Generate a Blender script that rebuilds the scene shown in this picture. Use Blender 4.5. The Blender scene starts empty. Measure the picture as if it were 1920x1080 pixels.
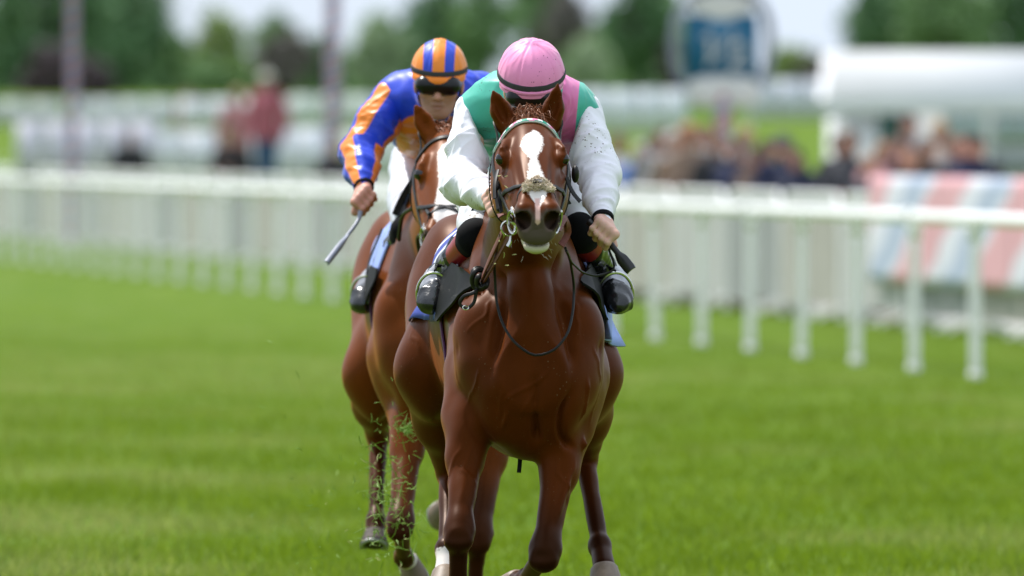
import bpy, bmesh, math, random
import numpy as np
from mathutils import Vector, Matrix
from mathutils.bvhtree import BVHTree

# ------------------------------------------------------------------ camera, sky, sun, exposure
SC = bpy.context.scene
COL = SC.collection
FPX, CAMD, CAMH = 21333.3, 34.41, 1.65          # 400 mm lens on a 36 mm sensor, 1920 px wide
TILT = math.atan((540 - 260) / FPX)
cam_d = bpy.data.cameras.new('camera')
cam_d.lens, cam_d.sensor_width = 400, 36
cam_d.clip_start, cam_d.clip_end = 1.0, 3000
cam_d.dof.use_dof = True
cam_d.dof.focus_distance = CAMD + 0.15
cam_d.dof.aperture_fstop = 4.4
cam_d.dof.aperture_blades = 0
cam = bpy.data.objects.new('camera', cam_d)
COL.objects.link(cam)
cam.location = (0, -CAMD, CAMH)
cam.rotation_euler = (math.radians(90) - TILT, 0, 0)
SC.camera = cam

SUN_EL, SUN_AZ = math.radians(58), math.radians(316)   # azimuth clockwise from +Y: high on the left, beyond the horses
w = bpy.data.worlds.new('World')
SC.world = w
w.use_nodes = True
nt = w.node_tree
bg = nt.nodes['Background']
sky = nt.nodes.new('ShaderNodeTexSky')
sky.sky_type = 'NISHITA'
sky.sun_disc = False
sky.sun_elevation = SUN_EL
sky.sun_rotation = SUN_AZ
sky.air_density, sky.dust_density, sky.ozone_density = 1.0, 1.0, 1.0
bg.inputs[1].default_value = 0.058
# broken bright cloud over most of the sky, brighter overhead than at the horizon as cloud is
tc = nt.nodes.new('ShaderNodeTexCoord')
mp = nt.nodes.new('ShaderNodeMapping'); mp.inputs['Scale'].default_value = (1, 1, 2.2)
nt.links.new(tc.outputs['Generated'], mp.inputs[0])
cn = nt.nodes.new('ShaderNodeTexNoise'); cn.inputs['Scale'].default_value = 3.2; cn.inputs['Detail'].default_value = 8; cn.inputs['Roughness'].default_value = .55
nt.links.new(mp.outputs[0], cn.inputs['Vector'])
cm = nt.nodes.new('ShaderNodeMapRange'); cm.inputs[1].default_value = .33; cm.inputs[2].default_value = .52; cm.inputs[3].default_value = .45
nt.links.new(cn.outputs[0], cm.inputs[0])
sx = nt.nodes.new('ShaderNodeSeparateXYZ'); nt.links.new(tc.outputs['Generated'], sx.inputs[0])
el_ = nt.nodes.new('ShaderNodeMapRange'); el_.inputs[1].default_value = 0; el_.inputs[2].default_value = 1; el_.inputs[3].default_value = 10.0; el_.inputs[4].default_value = 15.0
nt.links.new(sx.outputs[2], el_.inputs[0])
cc_ = nt.nodes.new('ShaderNodeVectorMath'); cc_.operation = 'SCALE'; cc_.inputs[0].default_value = (.85, .955, 1.10)
nt.links.new(el_.outputs[0], cc_.inputs['Scale'])
mxs = nt.nodes.new('ShaderNodeMix'); mxs.data_type = 'RGBA'
nt.links.new(cm.outputs[0], mxs.inputs[0]); nt.links.new(sky.outputs[0], mxs.inputs[6]); nt.links.new(cc_.outputs[0], mxs.inputs[7])
nt.links.new(mxs.outputs[2], bg.inputs[0])
sun_d = bpy.data.lights.new('sun', 'SUN')
sun_d.energy, sun_d.angle, sun_d.color = 3.3, math.radians(1.2), (1, .965, .91)
sun = bpy.data.objects.new('sun', sun_d)
COL.objects.link(sun)
sdir = Vector((math.sin(SUN_AZ) * math.cos(SUN_EL), math.cos(SUN_AZ) * math.cos(SUN_EL), math.sin(SUN_EL)))
sun.rotation_euler = sdir.to_track_quat('Z', 'Y').to_euler()
sun.location = sdir * 60
vs = SC.view_settings
vs.view_transform, vs.look, vs.gamma, vs.use_curve_mapping = 'Standard', 'None', 1.0, False
vs.exposure = 0.70
SC.cycles.use_denoising = True

# ------------------------------------------------------------------ small helpers
rng = np.random.default_rng(7)
random.seed(7)


def P(px, py, Y):
    """world point seen at photograph pixel (px, py) at world depth Y"""
    d = Vector((px - 960, FPX * math.cos(TILT) - (py - 540) * math.sin(TILT) * 1.0,
                -(py - 540) * math.cos(TILT) - FPX * math.sin(TILT)))
    t = (Y + CAMD) / d.y
    return np.array([d.x * t, Y, CAMH + d.z * t])


def V(*a):
    return np.array(a, float)


def unit(v):
    v = np.asarray(v, float)
    return v / (np.linalg.norm(v) + 1e-12)


def tag(o, label=None, cat=None, group=None, kind=None):
    if label: o['label'] = label
    if cat: o['category'] = cat
    if group: o['group'] = group
    if kind: o['kind'] = kind
    return o


def empty(name, loc, label, cat, group=None):
    o = bpy.data.objects.new(name, None)
    COL.objects.link(o)
    o.empty_display_size = .2
    o.location = loc
    return tag(o, label, cat, group)


def link(name, me, mat=None, parent=None, loc=None):
    """links a mesh given in WORLD coordinates (its parent's offset is removed) as one object"""
    o = bpy.data.objects.new(name, me)
    COL.objects.link(o)
    if mat is not None and not len(me.materials):
        for m in (mat if isinstance(mat, (list, tuple)) else [mat]):
            me.materials.append(m)
    if parent is not None:
        o.parent = parent
        off = Vector((0, 0, 0))
        q = parent
        while q is not None:
            off += q.location
            q = q.parent
        me.transform(Matrix.Translation(-off))
    if loc is not None:
        o.location = loc
        me.transform(Matrix.Translation(-Vector(loc)))
    return o


def mesh_np(name, v, quads, smooth=True, tris=None):
    me = bpy.data.meshes.new(name)
    v = np.ascontiguousarray(v, np.float32)
    quads = np.ascontiguousarray(quads, np.int32).reshape(-1, 4) if quads is not None else np.zeros((0, 4), np.int32)
    tris = np.ascontiguousarray(tris, np.int32).reshape(-1, 3) if tris is not None else np.zeros((0, 3), np.int32)
    nq, ntr = len(quads), len(tris)
    me.vertices.add(len(v))
    me.vertices.foreach_set('co', v.ravel())
    me.loops.add(nq * 4 + ntr * 3)
    me.loops.foreach_set('vertex_index', np.concatenate([quads.ravel(), tris.ravel()]))
    me.polygons.add(nq + ntr)
    me.polygons.foreach_set('loop_start', np.concatenate([np.arange(nq) * 4, nq * 4 + np.arange(ntr) * 3]).astype(np.int32))
    if smooth:
        me.polygons.foreach_set('use_smooth', np.ones(nq + ntr, bool))
    me.update(calc_edges=True)
    me.validate()
    return me


def attr(me, name, vals):
    a = me.attributes.new(name, 'FLOAT', 'POINT')
    a.data.foreach_set('value', np.ascontiguousarray(vals, np.float32))


def verts_of(me):
    v = np.empty(len(me.vertices) * 3, np.float32)
    me.vertices.foreach_get('co', v)
    return v.reshape(-1, 3)


_H = rng.random(4096).astype(np.float32)


def vnoise(p, seed=0):
    """value noise in [-1, 1]"""
    p = np.asarray(p, np.float32)
    i = np.floor(p).astype(np.int64)
    f = p - i
    f = f * f * (3 - 2 * f)
    r = 0
    for dx in (0, 1):
        for dy in (0, 1):
            for dz in (0, 1):
                h = _H[((i[:, 0] + dx) * 73 + (i[:, 1] + dy) * 1371 + (i[:, 2] + dz) * 2731 + seed * 977) % 4093]
                wt = (f[:, 0] if dx else 1 - f[:, 0]) * (f[:, 1] if dy else 1 - f[:, 1]) * (f[:, 2] if dz else 1 - f[:, 2])
                r = r + h * wt
    return r * 2 - 1


# ------------------------------------------------------------------ implicit modelling: smooth unions meshed by surface nets
def axis(*segs):
    """segs: (start, end, step) -> monotone coordinates"""
    out = []
    for a, b, s in segs:
        n = max(1, int(round((b - a) / s)))
        out.append(np.linspace(a, b, n, endpoint=False))
    out.append([segs[-1][1]])
    return np.concatenate(out).astype(np.float32)


class Field:
    def __init__(s, xs, ys, zs):
        s.ax = (xs, ys, zs)
        s.f = np.full((len(xs), len(ys), len(zs)), .5, np.float32)

    def _crop(s, lo, hi):
        sl = []
        for a, l, h in zip(s.ax, lo, hi):
            i, j = np.searchsorted(a, l), np.searchsorted(a, h)
            if j <= i:
                return None
            sl.append(slice(max(0, i - 1), min(len(a), j + 1)))
        g = (s.ax[0][sl[0]][:, None, None], s.ax[1][sl[1]][None, :, None], s.ax[2][sl[2]][None, None, :])
        return tuple(sl), g

    def add(s, pr, k=.02):
        fn, lo, hi = pr
        m = k * 1.1 + .03
        c = s._crop(lo - m, hi + m)
        if c is None: return s
        sl, g = c
        d = fn(*g)
        a = s.f[sl]
        h = np.clip(k - np.abs(a - d), 0, None) / max(k, 1e-6)
        s.f[sl] = np.minimum(a, d) - h * h * k * .25
        return s

    def sub(s, pr, k=.01):
        fn, lo, hi = pr
        m = k * 1.1 + .02
        c = s._crop(lo - m, hi + m)
        if c is None: return s
        sl, g = c
        d = -fn(*g)
        a = s.f[sl]
        h = np.clip(k - np.abs(a - d), 0, None) / max(k, 1e-6)
        s.f[sl] = np.maximum(a, d) + h * h * k * .25
        return s

    def mesh(s, smooth=1):
        f = s.f
        n = np.array(f.shape)
        b = f < 0
        c = np.zeros(tuple(n - 1), np.int8)
        for dx in (0, 1):
            for dy in (0, 1):
                for dz in (0, 1):
                    c += b[dx:n[0] - 1 + dx, dy:n[1] - 1 + dy, dz:n[2] - 1 + dz]
        act = np.argwhere((c > 0) & (c < 8))
        idx = np.full(tuple(n - 1), -1, np.int32)
        idx[act[:, 0], act[:, 1], act[:, 2]] = np.arange(len(act))
        pos = np.zeros((len(act), 3))
        cnt = np.zeros(len(act))
        cor = {(x, y, z): f[act[:, 0] + x, act[:, 1] + y, act[:, 2] + z] for x in (0, 1) for y in (0, 1) for z in (0, 1)}
        for ax_ in range(3):
            for p in (0, 1):
                for q in (0, 1):
                    a0 = [0, 0, 0]; o = [i for i in range(3) if i != ax_]
                    a0[o[0]], a0[o[1]] = p, q
                    a1 = list(a0); a1[ax_] = 1
                    v0, v1 = cor[tuple(a0)], cor[tuple(a1)]
                    m = (v0 < 0) != (v1 < 0)
                    t = np.where(m, v0 / np.where(m, v0 - v1, 1), 0)
                    pt = np.zeros((len(act), 3)); pt[:, o[0]] = p; pt[:, o[1]] = q; pt[:, ax_] = t
                    pos[m] += pt[m]; cnt += m
        pos = act + pos / np.maximum(cnt, 1)[:, None]
        w_ = np.stack([np.interp(pos[:, i], np.arange(n[i]), s.ax[i]) for i in range(3)], 1)
        quads = []
        for ax_ in range(3):
            o = [i for i in range(3) if i != ax_]
            sl0 = [slice(None)] * 3; sl1 = [slice(None)] * 3
            sl0[ax_] = slice(0, n[ax_] - 1); sl1[ax_] = slice(1, n[ax_])
            for i in o:
                sl0[i] = slice(1, n[i] - 1); sl1[i] = slice(1, n[i] - 1)
            b0, b1 = b[tuple(sl0)], b[tuple(sl1)]
            e = np.argwhere(b0 != b1)
            if not len(e): continue
            ins = b0[e[:, 0], e[:, 1], e[:, 2]]
            e = e.copy()
            for i in o: e[:, i] += 1
            def cell(du, dv):
                q = e.copy(); q[:, o[0]] += du; q[:, o[1]] += dv
                return idx[q[:, 0], q[:, 1], q[:, 2]]
            q = np.stack([cell(-1, -1), cell(0, -1), cell(0, 0), cell(-1, 0)], 1)
            flip = ins if ax_ != 1 else ~ins
            q[~flip] = q[~flip][:, ::-1]
            quads.append(q)
        quads = np.concatenate(quads)
        quads = quads[(quads >= 0).all(1)]
        for _ in range(smooth):
            w_ = lap(w_, quads, .5)
        return w_, quads


def lap(v, quads, lam):
    e = np.concatenate([quads[:, [0, 1]], quads[:, [1, 2]], quads[:, [2, 3]], quads[:, [3, 0]]])
    a, b = e[:, 0], e[:, 1]
    n = len(v)
    cnt = np.bincount(a, minlength=n) + np.bincount(b, minlength=n)
    s_ = np.stack([np.bincount(a, v[b, i], n) + np.bincount(b, v[a, i], n) for i in range(3)], 1)
    return v + lam * (s_ / np.maximum(cnt, 1)[:, None] - v)


def normals(v, quads):
    n = np.cross(v[quads[:, 2]] - v[quads[:, 0]], v[quads[:, 3]] - v[quads[:, 1]])
    out = np.zeros_like(v)
    for c in range(4):
        for i in range(3):
            out[:, i] += np.bincount(quads[:, c], n[:, i], len(v))
    return out / (np.linalg.norm(out, axis=1)[:, None] + 1e-12)


def relief(v, q, feats, ymax=None):
    """raise or sink the surface along curves: feats (world polyline, amplitude, width[, use_depth])"""
    n = normals(v, q)
    d = np.zeros(len(v))
    for poly, amp, wd in feats:
        poly = np.asarray(poly, float)
        lo, hi = poly.min(0) - wd * 3, poly.max(0) + wd * 3
        i = np.where(((v > lo) & (v < hi)).all(1))[0]
        if not len(i): continue
        p = v[i]; best = np.full(len(i), 1e9); tt = np.zeros(len(i)); m = len(poly) - 1
        for k in range(m):
            a, b = poly[k], poly[k + 1]; ab = b - a
            t = np.clip(((p - a) @ ab) / (ab @ ab + 1e-12), 0, 1)
            dd = np.linalg.norm(p - a - t[:, None] * ab, axis=1)
            c = dd < best
            best[c] = dd[c]; tt[c] = (k + t[c]) / m
        fade = np.clip(np.minimum(tt, 1 - tt) * 6, 0, 1) * .85 + .15
        d[i] += amp * np.exp(-(best / wd) ** 2) * fade
    return v + n * d[:, None]


def bb(pts, r):
    pts = np.array(pts)
    return pts.min(0) - r, pts.max(0) + r


def cone(a, b, ra, rb=None):
    a, b = np.asarray(a, float), np.asarray(b, float)
    rb = ra if rb is None else rb
    ab = b - a; L2 = float(ab @ ab) + 1e-12
    def fn(X, Y, Z):
        x, y, z = X - a[0], Y - a[1], Z - a[2]
        t = np.clip((x * ab[0] + y * ab[1] + z * ab[2]) / L2, 0, 1)
        return np.sqrt((x - t * ab[0]) ** 2 + (y - t * ab[1]) ** 2 + (z - t * ab[2]) ** 2) - (ra + (rb - ra) * t)
    lo, hi = bb([a, b], max(ra, rb))
    return fn, lo, hi


def frame(a, up=(0, 0, 1)):
    """rows: side, a, up'"""
    a = unit(a)
    s = np.cross(a, up)
    if np.linalg.norm(s) < 1e-4: s = np.cross(a, (0, 1, 0))
    s = unit(s)
    return np.stack([s, a, np.cross(s, a)])


def ell(c, r, R=None):
    c, r = np.asarray(c, float), np.asarray(r, float)
    R = np.eye(3) if R is None else R
    def fn(X, Y, Z):
        x, y, z = X - c[0], Y - c[1], Z - c[2]
        q = [(R[i, 0] * x + R[i, 1] * y + R[i, 2] * z) / r[i] for i in range(3)]
        k0 = np.sqrt(q[0] ** 2 + q[1] ** 2 + q[2] ** 2)
        k1 = np.sqrt((q[0] / r[0]) ** 2 + (q[1] / r[1]) ** 2 + (q[2] / r[2]) ** 2) + 1e-9
        return k0 * (k0 - 1) / k1
    e = np.sqrt(((R * r[:, None]) ** 2).sum(0))
    return fn, c - e, c + e


def catm(t, y, m=160):
    """smooth dense resampling of a table"""
    t, y = np.asarray(t, float), np.asarray(y, float)
    tt = np.linspace(t[0], t[-1], m)
    d = np.gradient(y, t)
    i = np.clip(np.searchsorted(t, tt) - 1, 0, len(t) - 2)
    h = t[i + 1] - t[i]; u = (tt - t[i]) / h
    r = (2 * u ** 3 - 3 * u ** 2 + 1) * y[i] + (u ** 3 - 2 * u ** 2 + u) * h * d[i] + (-2 * u ** 3 + 3 * u ** 2) * y[i + 1] + (u ** 3 - u ** 2) * h * d[i + 1]
    return tt, r


def loft(o, R, rows, p=2.2, capf=1.0, tri=0.0):
    """body lofted along R[1] from o; rows: t, halfwidth, top, bottom[, side shift]; R[0] side, R[2] up"""
    o = np.asarray(o, float)
    rows = np.array([list(r) + [0] * (5 - len(r)) for r in rows], float)
    tt, W = catm(rows[:, 0], rows[:, 1]); T = catm(rows[:, 0], rows[:, 2])[1]
    B = catm(rows[:, 0], rows[:, 3])[1]; S = catm(rows[:, 0], rows[:, 4])[1]
    pts = []
    for t_, w_, tp, bt, sx in rows:
        for u in (-w_, w_):
            for v in (tp, bt):
                pts.append(o + R[1] * t_ + R[0] * (u + sx) + R[2] * v)
    t0, dt = tt[0], tt[1] - tt[0]
    def look(A, t):
        i = np.clip((t - t0) / dt, 0, len(A) - 1.001)
        k = i.astype(np.int32); f = (i - k).astype(np.float32)
        A = A.astype(np.float32)
        return A[k] * (1 - f) + A[k + 1] * f
    def fn(X, Y, Z):
        x, y, z = X - o[0], Y - o[1], Z - o[2]
        u = R[0, 0] * x + R[0, 1] * y + R[0, 2] * z
        t = R[1, 0] * x + R[1, 1] * y + R[1, 2] * z
        v = R[2, 0] * x + R[2, 1] * y + R[2, 2] * z
        w_, tp, bt = look(W, t), look(T, t), look(B, t)
        u = u - look(S, t)
        h = (tp - bt) / 2; v = v - (tp + bt) / 2
        if tri: w_ = w_ * (1 - tri * np.clip(v / h, 0, 1))
        d = ((np.abs(u / w_) ** p + np.abs(v / h) ** p) ** (1 / p) - 1) * np.minimum(w_, h)
        l = np.maximum(np.maximum(t0 - t, t - tt[-1]), 0) * capf
        return np.where(l > 0, np.hypot(np.maximum(d, 0), l) + np.minimum(d, 0) * .0, d)
    lo, hi = bb(pts, .01)
    return fn, lo, hi


def chain(F, pts, rad, k=.02):
    for i in range(len(pts) - 1):
        F.add(cone(pts[i], pts[i + 1], rad[i], rad[i + 1]), k)


def spline(pts, n):
    """Catmull-Rom through pts, n points"""
    pts = np.array(pts, float)
    if len(pts) < 3:
        t = np.linspace(0, 1, n)[:, None]
        return pts[0] * (1 - t) + pts[-1] * t
    L = np.concatenate([[0], np.cumsum(np.linalg.norm(np.diff(pts, axis=0), axis=1))])
    return np.stack([catm(L, pts[:, i], n)[1] for i in range(pts.shape[1])], 1)


def tube(pts, r, sides=8, cap=True):
    """returns verts, quads, tris of a tube along pts; r scalar or list"""
    pts = np.array(pts, float); n = len(pts)
    r = np.full(n, r) if np.isscalar(r) else np.asarray(r, float)
    d = np.gradient(pts, axis=0)
    ref = np.array([0.13, .2, 1.0])
    v = []
    prev = None
    for i in range(n):
        t = unit(d[i])
        s_ = np.cross(t, ref if prev is None else prev)
        if np.linalg.norm(s_) < 1e-4: s_ = np.cross(t, (1, 0, 0))
        s_ = unit(s_); u = np.cross(s_, t); prev = u
        for j in range(sides):
            a = 2 * math.pi * j / sides
            v.append(pts[i] + r[i] * (math.cos(a) * s_ + math.sin(a) * u))
    q = []
    for i in range(n - 1):
        for j in range(sides):
            k = (j + 1) % sides
            q.append((i * sides + j, i * sides + k, (i + 1) * sides + k, (i + 1) * sides + j))
    tr = []
    if cap:
        v += [pts[0], pts[-1]]
        for j in range(sides):
            k = (j + 1) % sides
            tr += [(n * sides, k, j), (n * sides + 1, (n - 1) * sides + j, (n - 1) * sides + k)]
    return np.array(v), np.array(q, int).reshape(-1, 4), np.array(tr, int).reshape(-1, 3)


class Geo:
    """collects pieces of one part"""
    def __init__(s): s.v, s.q, s.t, s.n = [], [], [], 0
    def put(s, v, q=None, t=None):
        s.v.append(np.asarray(v, float))
        if q is not None and len(q): s.q.append(np.asarray(q, int) + s.n)
        if t is not None and len(t): s.t.append(np.asarray(t, int) + s.n)
        s.n += len(v)
        return s
    def tube(s, pts, r, sides=8, cap=True): return s.put(*tube(pts, r, sides, cap))
    def box(s, c, h, R=None):
        R = np.eye(3) if R is None else R
        v = [np.asarray(c) + R.T @ (np.array(k) * h) for k in
             ((-1, -1, -1), (1, -1, -1), (1, 1, -1), (-1, 1, -1), (-1, -1, 1), (1, -1, 1), (1, 1, 1), (-1, 1, 1))]
        return s.put(v, [(3, 2, 1, 0), (4, 5, 6, 7), (0, 1, 5, 4), (1, 2, 6, 5), (2, 3, 7, 6), (3, 0, 4, 7)])
    def ball(s, c, r, n=12, R=None):
        r = np.full(3, r) if np.isscalar(r) else np.asarray(r)
        R = np.eye(3) if R is None else R
        v = []
        for i in range(n + 1):
            th = math.pi * i / n
            for j in range(2 * n):
                ph = math.pi * j / n
                v.append(np.asarray(c) + R.T @ (r * (math.sin(th) * math.cos(ph), math.sin(th) * math.sin(ph), math.cos(th))))
        q = [(i * 2 * n + j, (i + 1) * 2 * n + j, (i + 1) * 2 * n + (j + 1) % (2 * n), i * 2 * n + (j + 1) % (2 * n)) for i in range(n) for j in range(2 * n)]
        return s.put(v, q)
    def sheet(s, grid, thick, nrm):
        """grid (m, n, 3) of points, thickened against nrm (m, n, 3)"""
        m, n = grid.shape[:2]
        top = grid.reshape(-1, 3); bot = (grid - nrm * thick).reshape(-1, 3)
        q = []
        N = m * n
        for i in range(m - 1):
            for j in range(n - 1):
                a, b, c, d = i * n + j, i * n + j + 1, (i + 1) * n + j + 1, (i + 1) * n + j
                q += [(a, b, c, d), (N + d, N + c, N + b, N + a)]
        rim = [(0, j) for j in range(n)] + [(i, n - 1) for i in range(1, m)] + [(m - 1, j) for j in range(n - 2, -1, -1)] + [(i, 0) for i in range(m - 2, 0, -1)]
        rim = [i * n + j for i, j in rim]
        for a, b in zip(rim, rim[1:] + rim[:1]):
            q.append((b, a, N + a, N + b))
        return s.put(np.concatenate([top, bot]), q)
    def mesh(s, name='part', smooth=True):
        return mesh_np(name, np.concatenate(s.v), np.concatenate(s.q) if s.q else None, smooth, np.concatenate(s.t) if s.t else None)
    def link(s, name, mat, parent=None, smooth=True, loc=None):
        me = s.mesh(name, smooth)
        if smooth:
            me.set_sharp_from_angle(angle=math.radians(50))
        return link(name, me, mat, parent, loc)


# ------------------------------------------------------------------ materials
def pmat(name, col, rough=.6, var=.12, scale=20, bump=0, bscale=None, spec=.4, coat=0, metal=0, sheen=0, stretch=(1, 1, 1),
         spots=0, spotcol=(.12, .085, .05), spotscale=55, trans=0):
    m = bpy.data.materials.new(name)
    m.use_nodes = True
    nt = m.node_tree
    b = nt.nodes['Principled BSDF']
    b.inputs['Roughness'].default_value = rough
    b.inputs['Specular IOR Level'].default_value = spec
    b.inputs['Metallic'].default_value = metal
    b.inputs['Coat Weight'].default_value = coat
    b.inputs['Coat Roughness'].default_value = .15
    if sheen:
        b.inputs['Sheen Weight'].default_value = sheen
        b.inputs['Sheen Roughness'].default_value = .4
    if trans: b.inputs['Transmission Weight'].default_value = trans
    tc = nt.nodes.new('ShaderNodeTexCoord')
    mp = nt.nodes.new('ShaderNodeMapping')
    mp.inputs['Scale'].default_value = stretch
    nt.links.new(tc.outputs['Object'], mp.inputs[0])
    n = nt.nodes.new('ShaderNodeTexNoise')
    n.inputs['Scale'].default_value = scale
    n.inputs['Detail'].default_value = 5
    n.inputs['Roughness'].default_value = .65
    nt.links.new(mp.outputs[0], n.inputs['Vector'])
    mx = nt.nodes.new('ShaderNodeMix'); mx.data_type = 'RGBA'
    c = np.array(col)
    mx.inputs[6].default_value = (*np.clip(c * (1 - var * 2), 0, 1), 1)
    mx.inputs[7].default_value = (*np.clip(c * (1 + var * 2), 0, 1), 1)
    nt.links.new(n.outputs[0], mx.inputs[0])
    out = mx.outputs[2]
    if spots:
        vo = nt.nodes.new('ShaderNodeTexVoronoi')
        vo.inputs['Scale'].default_value = spotscale
        vo.inputs['Randomness'].default_value = 1
        nt.links.new(tc.outputs['Object'], vo.inputs['Vector'])
        n2 = nt.nodes.new('ShaderNodeTexNoise'); n2.inputs['Scale'].default_value = 9
        nt.links.new(tc.outputs['Object'], n2.inputs['Vector'])
        # dot radius grows with a random per-cell value and a slow noise
        sp = nt.nodes.new('ShaderNodeSeparateColor')
        nt.links.new(vo.outputs['Color'], sp.inputs[0])
        pw = nt.nodes.new('ShaderNodeMath'); pw.operation = 'POWER'; pw.inputs[1].default_value = 4
        nt.links.new(sp.outputs[0], pw.inputs[0])
        ml = nt.nodes.new('ShaderNodeMath'); ml.operation = 'MULTIPLY'
        n2.inputs['Scale'].default_value = 6; n2.inputs['Detail'].default_value = 3
        cl = nt.nodes.new('ShaderNodeMapRange'); cl.inputs[1].default_value = .43; cl.inputs[2].default_value = .66; cl.inputs[3].default_value = .12
        nt.links.new(n2.outputs[0], cl.inputs[0])
        nt.links.new(pw.outputs[0], ml.inputs[0]); nt.links.new(cl.outputs[0], ml.inputs[1])
        m2 = nt.nodes.new('ShaderNodeMath'); m2.operation = 'MULTIPLY'; m2.inputs[1].default_value = spots
        nt.links.new(ml.outputs[0], m2.inputs[0])
        n3 = nt.nodes.new('ShaderNodeTexNoise'); n3.inputs['Scale'].default_value = spotscale * 3.5
        nt.links.new(tc.outputs['Object'], n3.inputs['Vector'])
        ad = nt.nodes.new('ShaderNodeMath'); ad.operation = 'MULTIPLY_ADD'; ad.inputs[1].default_value = .35; ad.inputs[2].default_value = -.17
        nt.links.new(n3.outputs[0], ad.inputs[0])
        dd = nt.nodes.new('ShaderNodeMath'); dd.operation = 'ADD'
        nt.links.new(vo.outputs['Distance'], dd.inputs[0]); nt.links.new(ad.outputs[0], dd.inputs[1])
        sb = nt.nodes.new('ShaderNodeMath'); sb.operation = 'SUBTRACT'
        nt.links.new(m2.outputs[0], sb.inputs[0]); nt.links.new(dd.outputs[0], sb.inputs[1])
        rr = nt.nodes.new('ShaderNodeMapRange'); rr.inputs[1].default_value = -.02; rr.inputs[2].default_value = .06; rr.inputs[4].default_value = .85
        nt.links.new(sb.outputs[0], rr.inputs[0])
        mz = nt.nodes.new('ShaderNodeMix'); mz.data_type = 'RGBA'
        mz.inputs[7].default_value = (*spotcol, 1)
        nt.links.new(rr.outputs[0], mz.inputs[0]); nt.links.new(out, mz.inputs[6])
        out = mz.outputs[2]
    nt.links.new(out, b.inputs['Base Color'])
    if bump:
        nb = nt.nodes.new('ShaderNodeTexNoise')
        nb.inputs['Scale'].default_value = bscale or scale * 4
        nb.inputs['Detail'].default_value = 4
        nt.links.new(mp.outputs[0], nb.inputs['Vector'])
        bp = nt.nodes.new('ShaderNodeBump')
        bp.inputs['Strength'].default_value = min(1, bump * 40) if bump < .02 else 1
        bp.inputs['Distance'].default_value = bump
        nt.links.new(nb.outputs[0], bp.inputs['Height'])
        nt.links.new(bp.outputs[0], b.inputs['Normal'])
    return m


def attr_mix(m, layers, noise=0.0, nscale=60):
    """blend further colours over m's base colour where float attributes exceed 0: layers (attr, colour, softness, rough)"""
    nt = m.node_tree
    b = nt.nodes['Principled BSDF']
    src = b.inputs['Base Color'].links[0].from_socket
    tc = nt.nodes.new('ShaderNodeTexCoord')
    n = nt.nodes.new('ShaderNodeTexNoise'); n.inputs['Scale'].default_value = nscale; n.inputs['Detail'].default_value = 6
    n.inputs['Roughness'].default_value = .7
    nt.links.new(tc.outputs['Object'], n.inputs['Vector'])
    for name, col, soft, namp in layers:
        a = nt.nodes.new('ShaderNodeAttribute'); a.attribute_name = name
        ma = nt.nodes.new('ShaderNodeMath'); ma.operation = 'MULTIPLY_ADD'
        ma.inputs[1].default_value = namp; ma.inputs[2].default_value = -namp / 2
        nt.links.new(n.outputs[0], ma.inputs[0])
        ad = nt.nodes.new('ShaderNodeMath'); ad.operation = 'ADD'
        nt.links.new(a.outputs['Fac'], ad.inputs[0]); nt.links.new(ma.outputs[0], ad.inputs[1])
        mr = nt.nodes.new('ShaderNodeMapRange'); mr.interpolation_type = 'SMOOTHSTEP'
        mr.inputs[1].default_value = -soft; mr.inputs[2].default_value = soft
        nt.links.new(ad.outputs[0], mr.inputs[0])
        mx = nt.nodes.new('ShaderNodeMix'); mx.data_type = 'RGBA'
        mx.inputs[7].default_value = (*col, 1)
        nt.links.new(mr.outputs[0], mx.inputs[0]); nt.links.new(src, mx.inputs[6])
        src = mx.outputs[2]
    nt.links.new(src, b.inputs['Base Color'])
    return m
# ------------------------------------------------------------------ horses
def coat_material(name, col, dark):
    m = pmat(name, col, rough=.40, var=.24, scale=7, bump=.0014, bscale=150, spec=.14, stretch=(1, 1, .35), spots=.36, spotscale=110, spotcol=(.13, .08, .045))
    b_ = m.node_tree.nodes['Principled BSDF']
    b_.inputs['Sheen Weight'].default_value = .14
    b_.inputs['Sheen Roughness'].default_value = .45
    b_.inputs['Sheen Tint'].default_value = (.9, .32, .10, 1)
    m.node_tree.nodes['Principled BSDF'].inputs['Specular Tint'].default_value = (1, .48, .22, 1)
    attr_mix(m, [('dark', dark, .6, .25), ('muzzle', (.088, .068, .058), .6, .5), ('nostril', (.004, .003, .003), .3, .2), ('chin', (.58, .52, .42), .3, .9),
                 ('white', (.72, .68, .64), .30, 2.3), ('pink', (.66, .42, .38), .3, .4)], nscale=120)
    return m


M = {}
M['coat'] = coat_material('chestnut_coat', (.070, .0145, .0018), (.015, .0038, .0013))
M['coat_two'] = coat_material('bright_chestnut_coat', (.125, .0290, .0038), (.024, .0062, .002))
M['eye'] = pmat('eye_black', (.008, .006, .006), rough=.04, spec=.6, var=.3)
M['hoof'] = pmat('hoof_horn', (.21, .155, .11), rough=.5, var=.3, scale=30, bump=.002, stretch=(1, 1, .2))
M['hoof_dark'] = pmat('hoof_dark_horn', (.06, .045, .035), rough=.75, var=.3, scale=30, bump=.002)
M['alloy'] = pmat('alloy_shoe', (.38, .38, .38), rough=.5, metal=1, var=.1)
M['steel'] = pmat('steel_ring', (.62, .61, .58), rough=.22, metal=1, var=.1, scale=60)
M['leather'] = pmat('black_leather', (.008, .007, .0065), rough=.45, var=.3, scale=60, bump=.0008, spec=.3)
M['rein_rubber'] = pmat('red_brown_rein_grip', (.14, .032, .018), rough=.62, var=.25, scale=70, bump=.0015, bscale=260)
M['hair'] = pmat('chestnut_hair', (.24, .085, .035), rough=.5, var=.35, scale=40)
M['whisker'] = pmat('whisker_white', (.6, .55, .48), rough=.5)
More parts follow.
